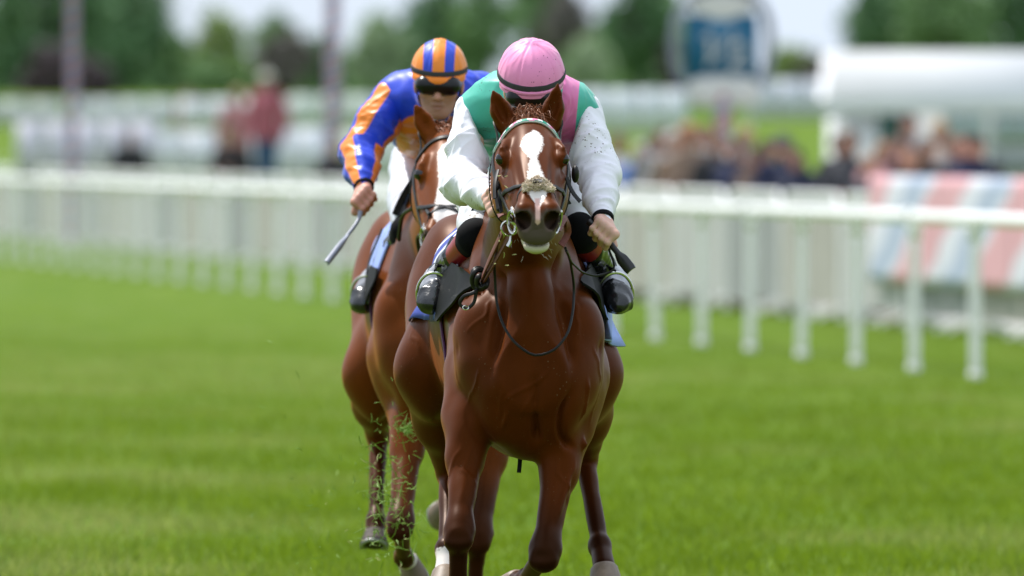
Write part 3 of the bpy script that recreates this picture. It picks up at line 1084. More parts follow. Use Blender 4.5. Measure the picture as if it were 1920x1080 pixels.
# banner tied along the second rail
M['banner'] = pmat('banner_print', (.70, .70, .78), rough=.6, var=.03)
attr_mix(M['banner'], [('pink', (.70, .38, .42), .03, 0), ('blue', (.42, .48, .62), .03, 0)])
for k in range(4):
    g = Geo(); D0, D1 = 99.5 - k * 3.55, 99.5 - k * 3.55 - 3.45
    n, m_ = 61, 12
    grid = np.array([[railpt(D0 + (D1 - D0) * i / (n - 1), 2.84 - .012 * math.sin(i * .4), .40 + .93 * j / (m_ - 1)) for i in range(n)] for j in range(m_)])
    g.sheet(grid[:, ::-1], .012, np.broadcast_to(-RN, grid.shape))
    me = g.mesh('banner')
    v = verts_of(me)
    s_ = (v @ RD) + (v[:, 2]) * 2.6
    ph = (s_ / 3.9) % 1
    attr(me, 'pink', np.minimum(.22 - np.abs(ph - .3), .1) * 1.0)
    attr(me, 'blue', np.minimum(.14 - np.abs(ph - .72), .1) * 1.0)
    bn = link('banner', me, M['banner'])
    tag(bn, ['pale pink and blue striped banner at the left end of the banner row', 'second striped pink and blue banner from the left on the second rail',
             'third striped pink and blue banner from the left on the second rail', 'striped pink and blue banner at the right end of the row'][k], 'banner', 'striped banners tied to the second rail')

# ------------------------------------------------------------------ poles and the furlong sign
M['pole'] = pmat('spiral_pole', (.46, .42, .48), rough=.5, var=.05)
attr_mix(M['pole'], [('red', (.42, .16, .22), .1, 0), ('blue', (.13, .14, .34), .1, 0)])


def spiral_pole(name, label, px, D, h, plain_from=99, r=.10):
    X = (px - 960) * D / FPX; z0 = float(gh(X, D))
    root = empty(name, (X, DY(D), z0), label, 'pole', 'spiral striped poles by the course')
    g = Geo()
    g.tube([(X, DY(D), z0 - .1 + (h + .1) * i / 300) for i in range(301)], r, 28)
    me = g.mesh('shaft'); v = verts_of(me)
    ang = np.arctan2(v[:, 1] - DY(D), v[:, 0] - X); z = v[:, 2] - z0
    ph = (z / .24 - ang / (2 * math.pi)) % 1
    on = np.where(z < plain_from, 0, -2)
    attr(me, 'red', np.clip((.17 - np.abs(ph - .2)) * 8, -1, 1) + on)
    attr(me, 'blue', np.clip((.14 - np.abs(ph - .65)) * 8, -1, 1) + on)
    link('shaft', me, M['pole'], root)
    g = Geo(); g.ball((X, DY(D), z0 + h + .08), .13, 8); g.link('finial', M['rail'], root)
    g = Geo(); g.tube([(X, DY(D), z0 - .1), (X, DY(D), z0 + .12)], .16, 16); g.link('base', M['rail'], root)
    return root


spiral_pole('striped_pole', 'tall red white and blue spiral pole with a plain grey top at far left', 136, 172, 6.0, plain_from=4.35, r=.075)
spiral_pole('striped_pole', 'tall pale spiral pole standing left of the second jockey in front of the trees', 624, 160, 5.6, r=.10)

M['sign_blue'] = pmat('sign_blue', (.010, .115, .215), rough=.4, var=.06)
M['sign_white'] = pmat('sign_white', (.62, .61, .58), rough=.5, var=.06)
M['sign_frame'] = pmat('sign_frame_grey', (.20, .22, .27), rough=.5, var=.1)


def furlong_sign():
    D = 118; s_ = FPX / D; Y = DY(D)
    at = lambda px, py, dy=0: V((px - 960) / s_, Y + dy, CAMH - (py - 260) / s_)
    x0 = at(1356, 0)[0]
    root = empty('furlong_marker', (x0, Y, 0), 'blue furlong marker reading one half in a rounded frame on a spiral post', 'sign')
    g = Geo(); zt = at(0, 175)[2]
    g.tube([(x0, Y, -.1 + (zt + .1) * i / 90) for i in range(91)], .085, 24)
    me = g.mesh('post'); v = verts_of(me)
    ph = (v[:, 2] / .3 - np.arctan2(v[:, 1] - Y, v[:, 0] - x0) / (2 * math.pi)) % 1
    attr(me, 'red', np.clip((.24 - np.abs(ph - .3)) * 8, -1, 1)); attr(me, 'blue', np.clip((.06 - np.abs(ph - .75)) * 8, -1, 1))
    link('post', me, M['pole'], root)
    # oval frame
    c = at(1354, 82); g = Geo()
    pts = [c + V(.50 * math.copysign(abs(math.cos(a)) ** .8, math.cos(a)), 0, .56 * math.copysign(abs(math.sin(a)) ** .8, math.sin(a))) for a in np.linspace(0, 2 * math.pi, 49)]
    g.tube(pts, .05, 8); g.link('frame', M['sign_frame'], root)
    # panel
    g = Geo(); g.box(at(1353, 88), (.375, .03, .335)); pn = g.link('panel', M['sign_blue'], root, smooth=False)
    # rounded white crest and foot
    def arch(cz, w_, h_, up):
        g = Geo(); n = 21; gr = []
        for j in range(5):
            gr.append([V(x0 + w_ * (i / (n - 1) * 2 - 1), Y - .05, cz + up * h_ * (j / 4) * math.sqrt(max(0, 1 - (i / (n - 1) * 2 - 1) ** 2)) - up * .02) for i in range(n)])
        gr = np.array(gr)
        if up < 0: gr = gr[::-1]
        g.sheet(gr, .06, np.broadcast_to(V(0, -1, 0), gr.shape)); return g
    g = Geo(); g.ball(at(1353, 12), (.33, .045, .19), 12); g.link('crest', M['sign_white'], root)
    g = Geo()
    for sx in (-1, 1): g.ball(V(x0 + sx * .19, Y - .05, at(0, 172)[2]), (.20, .05, .155), 12)
    g.box(V(x0, Y, at(0, 160)[2]), (.10, .045, .10))
    g.link('foot_scroll', M['sign_white'], root)
    # the figures 1/2 as raised strokes
    g = Geo(); yy = Y - .038
    def stroke(pp, r=.020): g.tube([V((a - 960) / s_, yy, CAMH - (b - 260) / s_) for a, b in pp], r, 6)
    stroke([(1320, 72), (1332, 62), (1332, 108)])
    stroke([(1325, 124), (1378, 58)], .014)
    stroke(spline([(1370, 92), (1378, 80), (1392, 84), (1393, 98), (1380, 112), (1368, 122)], 12)); stroke([(1367, 122), (1399, 122)])
    g.link('numeral', M['sign_white'], pn)


furlong_sign()

# ------------------------------------------------------------------ white marquee at the right
M['canvas'] = pmat('white_canvas', (.72, .72, .75), rough=.6, var=.03, scale=2, bump=.003, bscale=5)
M['pale_pane'] = pmat('pale_window_pane', (.42, .50, .55), rough=.12, var=.15, scale=2, spec=.5)
M['green_door'] = pmat('dark_green_panel', (.012, .09, .07), rough=.5, var=.1)
M['grey_panel'] = pmat('grey_panel', (.30, .33, .33), rough=.6, var=.1)


def marquee():
    D = 165; s_ = FPX / D; Y = DY(D)
    x = lambda px: (px - 960) / s_
    z = lambda py: CAMH - (py - 260) / s_
    zb = float(gh(x(1700), D)) - .05
    x0, x1 = x(1568), x(2150); top, eave = z(97), z(186)
    root = empty('marquee', ((x0 + x1) / 2, Y + 2, zb), 'long white marquee with a dark green opening behind the crowd', 'marquee')
    g = Geo(); g.box(V((x0 + x1) / 2, Y + 2.5, (zb + eave) / 2), ((x1 - x0) / 2, 2.5, (eave - zb) / 2)); g.link('wall', M['canvas'], root, False)
    # hipped roof with a valance
    g = Geo(); e = .12
    b = [V(x0 - e, Y - e, eave), V(x1 + e, Y - e, eave), V(x1 + e, Y + 5 + e, eave), V(x0 - e, Y + 5 + e, eave)]
    t = [V(x0 - .06, Y - .06, top), V(x1 - .1, Y - .06, top), V(x1 - .1, Y + 4.4, top), V(x0 - .06, Y + 4.4, top)]
    g.put(b + t, [(0, 1, 5, 4), (1, 2, 6, 5), (2, 3, 7, 6), (3, 0, 4, 7), (4, 5, 6, 7)]); g.link('roof', M['canvas'], root, False)
    g = Geo(); n = 60
    gr = np.array([[V(x0 - e + (x1 - x0 + 2 * e) * i / n, Y - e - .012, eave - (.18 + .05 * abs(math.sin(i * 1.3))) * j) for i in range(n + 1)] for j in (1, 0)])
    g.sheet(gr, .01, np.broadcast_to(V(0, -1, 0), gr.shape)); g.link('valance', M['canvas'], root)
    def panel(name, mat, a, b_, c, d, deep=.03, par=root):
        g = Geo(); g.box(V((x(a) + x(b_)) / 2, Y - deep / 2 - .004, (z(c) + z(d)) / 2), (abs(x(b_) - x(a)) / 2, deep / 2, abs(z(c) - z(d)) / 2))
        return g.link(name, M[mat], par, False)
    panel('door', 'green_door', 1648, 1718, 194, 330)
    for k in range(4):
        w_ = panel('window', 'canvas', 1768 + k * 92, 1852 + k * 92, 196, 272, .05)
        for j in range(3):
            panel('pane', 'pale_pane', 1772 + k * 92 + j * 26.5, 1795.5 + k * 92 + j * 26.5, 200, 268, .07, w_)
    panel('kick_panel', 'grey_panel', 1768, 2120, 280, 330)
    for k in range(5):
        g = Geo(); px = 1570 + k * 140
        g.tube([(x(px), Y - .07, zb), (x(px), Y - .07, eave)], .035, 8); g.link('pole', M['rail'], root)


marquee()

# ------------------------------------------------------------------ white hoardings along the far left
def hoarding(k, px0, px1, D, y0, y1, label, tone):
    s_ = FPX / D; Y = DY(D)
    x0, x1 = (px0 - 960) / s_, (px1 - 960) / s_
    zc0, zc1 = CAMH - (y1 - 260) / s_, CAMH - (y0 - 260) / s_
    zg = float(gh((x0 + x1) / 2, D))
    root = empty('hoarding', ((x0 + x1) / 2, Y, zg), label, 'board', 'white boards behind the left rails')
    m = pmat('board_white', tone, rough=.55, var=.06, scale=1.5)
    n = max(2, int((x1 - x0) / .42)); wd = (x1 - x0) / n
    me = None
    for i in range(n):
        g = Geo(); g.box(V(x0 + wd * (i + .5), Y + .01 * (i % 2), (zc0 + zc1) / 2), (wd / 2 - .012, .02, (zc1 - zc0) / 2))
        g.link('panel', m, root, False)
    for zz in (zc0 + .1, (zc0 + zc1) / 2, zc1 - .08):
        g = Geo(); g.box(V((x0 + x1) / 2, Y + .06, zz), ((x1 - x0) / 2, .025, .04)); g.link('crossbar', M['rail'], root, False)
    for xx in (x0 + .05, x1 - .05):
        g = Geo(); g.box(V(xx, Y + .12, (zg + zc1) / 2 - .05), (.04, .035, (zc1 - zg) / 2 + .05)); g.link('upright', M['rail'], root, False)


W_ = (.66, .68, .68)
hoarding(0, -60, 118, 192, 188, 236, 'low pale grey board nearest the left edge behind the rails', (.52, .55, .53))
hoarding(1, 30, 300, 182, 226, 336, 'white board with lilac tint standing behind the tall left pole', (.60, .58, .66))
hoarding(2, 122, 330, 195, 186, 240, 'long pale board behind the left pole at tree foot height', (.58, .61, .62))
hoarding(3, 268, 412, 184, 246, 334, 'white board between the two people in black', (.70, .72, .76))
hoarding(4, 334, 560, 196, 184, 244, 'pale board behind the people in red', (.64, .66, .68))
hoarding(5, 446, 612, 183, 240, 336, 'bright white board right of the people in red', (.72, .74, .80))
hoarding(6, 545, 760, 194, 178, 244, 'greenish white board behind the second pole', (.56, .62, .56))
hoarding(7, 640, 900, 182, 246, 340, 'white board behind the second jockey', (.66, .70, .66))
hoarding(8, 1050, 1290, 190, 168, 252, 'long white board left of the blue furlong marker', (.66, .70, .74))
hoarding(9, 1400, 1565, 192, 150, 226, 'pale lilac board between the furlong marker and the marquee', (.60, .62, .70))

# ------------------------------------------------------------------ trees
def leaf_mat(name, col, col2):
    m = pmat(name, col, rough=.6, var=.25, scale=.6, spec=.25)
    b = m.node_tree.nodes['Principled BSDF']
    m.node_tree.nodes['Mix'].inputs[7].default_value = (*col2, 1)
    return m


LEAF = {  # colours lightened and greyed so the leaves carry painted distance haze
    'dark': leaf_mat('dark_leaves', (0.094, 0.197, 0.094), (0.171, 0.326, 0.141)),
    'green': leaf_mat('green_leaves', (0.159, 0.296, 0.121), (0.270, 0.435, 0.172)),
    'olive': leaf_mat('olive_leaves', (0.224, 0.326, 0.088), (0.370, 0.496, 0.143)),
    'purple': leaf_mat('copper_leaves', (0.083, 0.061, 0.079), (0.155, 0.112, 0.126)),
    'brown': leaf_mat('purple_brown_leaves', (0.158, 0.140, 0.138), (0.277, 0.247, 0.224)),
    'pale': leaf_mat('pale_willow_leaves', (0.345, 0.475, 0.270), (0.514, 0.652, 0.393)),
}
M['bark'] = pmat('bark', (.09, .07, .055), rough=.9, var=.3, scale=6, bump=.02, stretch=(1, 1, .2))
BASES = np.array([[-1, 0, -.55], [1, 0, -.55], [1, 0, .55], [-1, 0, .55]]) * .5


def tree(label, kind, px, D, wpx, ytop, ybot=None, n=2600, group='trees beyond the course'):
    s_ = FPX / D; X = (px - 960) / s_; Y = DY(D); z0 = float(gh(X, D))
    ztop = CAMH - (ytop - 260) / s_; H_ = ztop - z0; R_ = wpx / s_ / 2
    zb = z0 + H_ * .18 if ybot is None else CAMH - (ybot - 260) / s_
    r = np.random.default_rng(int(px * 7 + D))
    root = empty('bush' if H_ < 5 else 'tree', (X, Y, z0), label, 'tree', group)
    g = Geo(); hh = min(zb + (ztop - zb) * .5, z0 + H_ * .6)
    g.tube(spline([(X, Y, z0 - .3), (X + r.normal(0, .1), Y, (z0 + hh) / 2), (X + r.normal(0, .3), Y, hh)], 7), np.linspace(.045 * H_, .018 * H_, 7), 8)
    for k in range(6):
        a = r.uniform(0, 6.28); st = V(X, Y, zb + (hh - zb) * r.uniform(0, .9))
        e = V(X + math.cos(a) * R_ * .7, Y + math.sin(a) * R_ * .7, zb + (ztop - zb) * r.uniform(.35, .85))
        g.tube(spline([st, (st + e) / 2 + V(0, 0, .1 * H_ * r.random()), e], 5), np.linspace(.016 * H_, .005 * H_, 5), 6)
    g.link('trunk', M['bark'], root)
    # crown: leaf clumps at uneven distances from the middle
    nc = 46
    u = r.normal(size=(nc, 3)); u /= np.linalg.norm(u, axis=1)[:, None]
    rad = r.uniform(.45, 1.0, nc) ** .6
    ctr = V(X, Y, (zb + ztop) / 2); hz = (ztop - zb) / 2
    taper = 1 - .35 * np.clip(u[:, 2], 0, 1)
    cc = ctr + u * rad[:, None] * np.stack([R_ * .82 * taper, R_ * .82 * taper, np.full(nc, hz * .85)], 1)
    ci = r.integers(0, nc, n); cs = r.uniform(.16, .34, nc) * min(R_, hz * 1.2)
    p = cc[ci] + r.normal(size=(n, 3)) * cs[ci][:, None] * .62
    sz = r.uniform(.5, 1.2, n) * (.05 * (R_ + hz) / 2 + .12)
    A = r.normal(size=(n, 3)); A /= np.linalg.norm(A, axis=1)[:, None]
    B = np.cross(A, r.normal(size=(n, 3))); B /= np.linalg.norm(B, axis=1)[:, None]
    v = np.stack([p - A * sz[:, None], p + B * sz[:, None] * .55, p + A * sz[:, None], p - B * sz[:, None] * .55], 1).reshape(-1, 3)
    me = mesh_np('crown', v, np.arange(4 * n).reshape(-1, 4), smooth=False)
    link('crown', me, LEAF[kind], root)


T = tree
T('huge dark green tree filling the upper left corner', 'dark', 60, 560, 330, -150, 190, 4200)
T('tall dark green tree right of the tall left pole', 'dark', 235, 590, 210, -90, 185, 3600)
T('dark copper purple tree low behind the left pole', 'purple', 105, 520, 190, 82, 195, 3200)
T('small dark purple bush right of the left pole', 'purple', 185, 505, 70, 118, 192, 1400)
T('mid green tree at the edge of the left sky gap', 'green', 320, 600, 100, 45, 190)
T('olive yellow rounded tree under the left sky gap', 'olive', 412, 570, 105, 18, 160, 3000)
T('green bush below the olive tree', 'green', 390, 540, 130, 110, 195)
T('green topped tree right of the olive tree', 'green', 520, 610, 110, 20, 150)
T('purple brown tree in the gap left of the second pole', 'brown', 535, 560, 120, 62, 170, 2600)
T('dark tree around the second pole', 'dark', 610, 640, 90, 60, 190)
T('pale willow tree right of the second pole', 'pale', 710, 560, 130, 22, 175, 3400)
T('dark green tree above the striped cap', 'dark', 815, 600, 150, -60, 190, 3400)
T('mid green tree left of the pink cap', 'green', 905, 570, 140, -70, 180, 3200)
T('tall green tree behind the pink cap', 'green', 1010, 620, 150, -120, 185, 3200)
T('brownish tree right of the pink cap with dull leaves', 'brown', 1060, 590, 110, -30, 120, 2200)
T('pale olive bush low right of the pink cap', 'pale', 1105, 540, 110, 70, 180, 2200)
T('deep green tree left of the furlong marker', 'dark', 1195, 580, 160, -70, 170, 3600)
T('dark purple shrub beside the furlong marker', 'purple', 1262, 530, 50, 60, 185, 1400)
T('low olive hedge tree under the right sky gap', 'olive', 1490, 560, 130, 86, 165, 2400)
T('dull brown shrub left of the marquee roof', 'brown', 1530, 520, 70, 104, 160, 1400)
T('dark green tree rising over the marquee corner', 'dark', 1650, 590, 150, -50, 130, 3200)
T('big green tree right above the marquee', 'green', 1770, 560, 200, -60, 130, 3800)
T('dark green tree in the upper right corner', 'dark', 1890, 590, 170, -120, 130, 3600)
# the far wood behind, which reads as one mass
r = np.random.default_rng(5); n = 16000
px = r.uniform(-500, 2500, n); D = r.uniform(760, 840, n)
hmax = 6.0 + 2.6 * np.sin(px * .012) + 1.6 * np.sin(px * .031 + 1)
hmax = np.where((px > 330) & (px < 760), 3.4, hmax); hmax = np.where((px > 1390) & (px < 1600), 2.6, hmax)
X = (px - 960) * D / FPX; z = gh(X, D) + hmax * r.random(n) ** .8
p = np.stack([X, D - CAMD, z], 1); A = r.normal(size=(n, 3)); A /= np.linalg.norm(A, axis=1)[:, None]
B = np.cross(A, r.normal(size=(n, 3))); B /= np.linalg.norm(B, axis=1)[:, None]; sz = r.uniform(.4, 1.0, n)[:, None]
v = np.stack([p - A * sz, p + B * sz * .6, p + A * sz, p - B * sz * .6], 1).reshape(-1, 3)
tag(link('far_wood', mesh_np('far_wood', v, np.arange(4 * n).reshape(-1, 4), False), LEAF['green']), kind='stuff')
# ------------------------------------------------------------------ the leading horse
pose1 = dict(
    Y0=0.0, cx=(.056, -.047), poll=P(991, 231, -.36), head_dir=(.046, -.873, -.486), roll=0.0,
    ears=[V(-.040, -.015, .098), V(.022, -.015, .118)],
    fore=[(P(878, 780, .16), P(861, 1000, -.10), P(857, 1165, -.06), P(856, 1215, -.11)),
          (P(1062, 800, .16), P(1022, 1036, -.08), P(985, 1092, .18), P(970, 1090, .27))],
    hind=[(P(806, 690, 1.12), P(843, 885, 1.45), P(838, 1030, 1.16), P(836, 1075, 1.10)),
          (P(1100, 700, 1.14), P(1096, 858, 1.48), P(1125, 1024, 1.2), P(1133, 1066, 1.1))],
    hoof_dir={'f1': (V(-.25, .75, -.05), V(-.3, .2, -1)), 'h1': (V(.1, -.35, -1), V(0, -1, -.2))},
    hoof_mat=['hoof', 'hoof', 'hoof', 'hoof'],
    socks=[(P(836, 1060, 1.12), .058)],
    blaze=[(.13, -.002, -.02), (.165, .010, .012), (.185, .004, .028), (.225, -.003, .035), (.26, -.002, .027), (.295, -.003, .014), (.315, .0, .010), (.335, -.001, .016), (.36, .0, .019),
           (.40, .002, .026), (.46, .003, .032), (.50, .003, .028), (.535, .004, .014), (.565, .004, -.004), (.62, .004, -.02)],
    relief=[(spline([P(*c, y) for c, y in zip(pts, ys)], 12), a_ * 2.5, w_ * .85) for pts, ys, a_, w_ in [
        ([(956, 470), (950, 540), (936, 620), (925, 690)], (.12, .05, -.02, -.05), -.010, .020),
        ([(1044, 470), (1050, 540), (1066, 620), (1078, 690)], (.12, .05, -.02, -.05), -.010, .020),
        ([(985, 480), (986, 560), (990, 640)], (.08, .02, -.04), .006, .03),
        ([(1005, 700), (1004, 760), (1008, 835)], (-.05, -.05, .0), -.013, .016),
        ([(1068, 730), (1052, 775), (1052, 815), (1075, 845)], (-.04, -.05, -.02, .05), -.009, .013),
        ([(868, 760), (884, 800), (925, 838)], (.02, .0, .02), -.009, .015),
        ([(882, 545), (878, 600), (862, 660)], (.14, .10, .06), -.008, .012),
        ([(902, 530), (900, 600), (893, 650)], (.12, .06, .03), -.006, .012),
        ([(1102, 560), (1112, 610), (1124, 660)], (.14, .10, .06), -.008, .012),
        ([(1085, 550), (1092, 610), (1098, 670)], (.12, .06, .03), -.006, .012),
        ([(1128, 760), (1110, 805), (1088, 845)], (.06, .06, .08), .007, .010),
        ([(930, 720), (950, 770), (940, 810)], (-.05, -.05, -.03), .0035, .006),
        ([(1018, 690), (1036, 735), (1030, 775)], (-.05, -.05, -.04), .004, .006),
        ([(1095, 690), (1102, 740), (1090, 790)], (.0, .0, .02), .0035, .006),
        ([(865, 820), (872, 880), (862, 950)], (.05, .0, -.08), .005, .010),
        ([(1070, 860), (1058, 920), (1040, 980)], (.05, .0, -.06), .005, .010),
    ]],
    tail_end=V(.06, 2.45, .75),
)
h1 = build_horse('leading chestnut racehorse with a white blaze, galloping straight towards the camera', pose1, True, 'coat')

pose2 = dict(
    Y0=3.3, cx=(-.232, .0), poll=P(844, 252, 2.95), head_dir=(-.03, -.80, -.60), roll=-.06,
    ears=[V(-.050, -.02, .100), V(.05, -.02, .105)],
    fore=[(P(770, 765, 3.48), P(750, 985, 3.12), P(757, 1046, 3.36), P(766, 1052, 3.44)),
          (P(930, 775, 3.48), P(897, 1008, 3.20), P(886, 1150, 3.24), P(883, 1190, 3.18))],
    hind=[(P(702, 700, 4.43), P(709, 812, 4.77), P(705, 978, 4.50), P(703, 1002, 4.46)),
          (P(945, 700, 4.43), P(895, 850, 4.80), P(856, 932, 5.05), P(845, 944, 5.12))],
    hoof_dir={'f0': (V(.45, .5, -.55), V(.3, .2, -1)), 'h1': (V(-.5, .8, -.2), V(-.3, 0, -1))},
    hoof_mat=['hoof', 'hoof', 'hoof_dark', 'hoof'], hoof_size=.86,
    socks=[(P(768, 1052, 3.42), .05), (P(845, 944, 5.1), .06), (P(720, 1012, 4.46), .035), (P(688, 1012, 4.46), .035)],
    blaze=[(.10, -.002, -.02), (.13, -.002, .015), (.17, .0, .036), (.24, .0, .034), (.32, .001, .028), (.42, .003, .040), (.50, .003, .042), (.56, .004, .02), (.62, .004, -.02)],
    tail_end=V(-.1, 5.85, .75),
)
h2 = build_horse('second chestnut racehorse galloping behind the leader with pale muddy feet', pose2, False, 'coat_two')
# ------------------------------------------------------------------ jockeys
M['skin'] = pmat('skin', (.70, .42, .33), rough=.5, var=.10, scale=40, bump=.0006, spec=.35)
M['skin_ruddy'] = pmat('ruddy_skin', (.56, .27, .20), rough=.5, var=.15, scale=35, bump=.0006, spec=.35)
for m_ in ('skin', 'skin_ruddy'):
    attr_mix(M[m_], [('lip', (.40, .13, .11), .4, .2), ('stubble', (.30, .17, .13), 1.2, .5)])
    b_ = M[m_].node_tree.nodes['Principled BSDF']
    b_.inputs['Subsurface Weight'].default_value = .12
    b_.inputs['Subsurface Radius'].default_value = (.01, .004, .002)
mud = dict(spots=1.15, spotscale=42)
M['white_silk'] = pmat('white_silk', (.87, .85, .92), rough=.42, var=.03, scale=12, bump=.0035, bscale=28, sheen=.3, spots=.62, spotscale=165)
M['teal_silk'] = pmat('teal_silk', (.06, .44, .335), rough=.42, var=.06, scale=14, bump=.0035, bscale=28, sheen=.2, spots=.62, spotscale=165, spotcol=(.015, .05, .04))
attr_mix(M['teal_silk'], [('sash', (.72, .16, .40), .15, .0)])
M['pink_cap'] = pmat('pink_cap', (.82, .27, .50), rough=.5, var=.04, scale=10, bump=.0008, bscale=60, sheen=.25, spots=.62, spotscale=165, spotcol=(.22, .035, .09))
M['blue_silk'] = pmat('blue_silk', (.010, .050, .58), rough=.38, var=.12, scale=14, bump=.004, bscale=26, sheen=.2)
attr_mix(M['blue_silk'], [('stripe', (.85, .23, .015), .12, .0)])
M['breech'] = pmat('white_breeches', (.74, .74, .78), rough=.5, var=.05, scale=16, bump=.001, bscale=70, spots=1.1, spotscale=95)
M['breech_clean'] = pmat('plain_white_breeches', (.70, .71, .80), rough=.5, var=.05, scale=16, bump=.001, bscale=70)
M['black_cloth'] = pmat('black_stretch_cloth', (.005, .005, .006), rough=.85, var=.3, scale=50, bump=.0008, spec=.12)
M['boot'] = pmat('black_boot', (.010, .010, .012), rough=.2, var=.3, scale=20, bump=.010, bscale=26, spec=.5, coat=.25)
M['boot_silver'] = pmat('silver_wrap', (.42, .42, .46), rough=.25, var=.35, scale=24, bump=.008, bscale=26, metal=.25)
M['boot_red'] = pmat('dark_red_boot_top', (.27, .012, .018), rough=.4, var=.2, scale=40, bump=.001)
M['band'] = pmat('grey_elastic_band', (.045, .043, .052), rough=.7, var=.2, scale=80, bump=.0006)
M['orange_band'] = pmat('orange_peak', (.85, .22, .01), rough=.5, var=.05)
M['goggle'] = pmat('black_goggle', (.005, .005, .006), rough=.3, var=.3, spec=.3, coat=.1)
M['blue_cap'] = pmat('blue_cap', (.015, .055, .55), rough=.42, var=.06, scale=12, sheen=.2)
attr_mix(M['blue_cap'], [('stripe', (.85, .24, .015), .10, .0)])
M['whip'] = pmat('whip_black', (.012, .012, .013), rough=.35, var=.3, scale=80, bump=.001, spec=.5)
M['whip_grey'] = pmat('whip_grey_shaft', (.22, .24, .30), rough=.4, var=.15)
M['tan'] = pmat('tan_leather', (.38, .19, .05), rough=.55, var=.25, scale=60, bump=.001)
M['cloth_blue'] = pmat('blue_saddlecloth', (.022, .045, .30), rough=.55, var=.12, scale=18, bump=.003, bscale=30)
attr_mix(M['cloth_blue'], [('stripe', (.70, .72, .80), .12, .0), ('pale', (.30, .40, .78), .2, .0)])


def grid_for(pts, r, step):
    lo, hi = bb(pts, r)
    return Field(*[axis((lo[i], hi[i], step)) for i in range(3)])


def wrinkle(v, q, a, b, amp, ring_f=38, seed=0, fade=0):
    """cloth folds running round a limb from a to b"""
    n = normals(v, q)
    ab = unit(b - a)
    ref = unit(np.cross(ab, (0.3, .5, .81))); r2 = np.cross(ab, ref)
    p = v - a
    t = p @ ab; x = p @ ref; y = p @ r2
    w1 = vnoise(np.stack([t * ring_f + x * 10, x * 9, y * 9 + t * 6], 1), seed)
    w2 = vnoise(np.stack([t * ring_f * .55 - y * 12, x * 7 + t * 10, y * 7], 1), seed + 3)
    rd = (1 - np.abs(w1)) ** 3 * .8 + (1 - np.abs(w2)) ** 3 * 1.1 - .7
    if fade: rd = rd * np.clip((t - .045) / fade, 0, 1)
    return v + n * (amp * rd)[:, None]


def hand(F, W, G, g, e2=None, flip=1, k=.006, size=1.0):
    """fist round a bar: wrist W, grip centre G, bar axis g; fingers curl from the back of the hand round the bar"""
    g = unit(g)
    e1 = W - G; e1 = unit(e1 - g * (e1 @ g))
    e2 = unit(np.cross(g, e1)) * flip if e2 is None else unit(e2 - g * (e2 @ g) - e1 * (np.asarray(e2) @ e1))
    z = size
    lens = (1.0, 1.06, 1.0, .88)
    for i in range(4):
        off = g * (.033 - .0215 * i) * z
        r0 = (.0098, .0100, .0095, .0085)[i] * z
        pts = []
        for th, R in ((-12, .036), (48, .033), (105, .026), (165, .023), (215, .021)):
            a = math.radians(th * lens[i] if th > 0 else th)
            pts.append(G + off + R * z * (math.cos(a) * e2 - math.sin(a) * e1))
        chain(F, pts, [r0 * 1.12, r0 * 1.05, r0, r0 * .95, r0 * .8], .004)
        F.add(ell(pts[1], np.full(3, r0 * 1.13)), .004)
        F.add(cone(W + g * (.012 - .008 * i) * z, pts[0], .020 * z, .0125 * z), .014)
    tb = W * .45 + G * .55 + g * .030 * z - e2 * .010 * z
    F.add(cone(W + g * .01 * z, tb, .020 * z, .0165 * z), .012)
    t1 = G + g * .040 * z - e2 * .022 * z + e1 * .006
    t2 = G + g * .022 * z - e2 * .034 * z - e1 * .014 * z
    chain(F, [tb, t1, t2], [.0155 * z, .0115 * z, .0095 * z], .006)
    return e1, e2


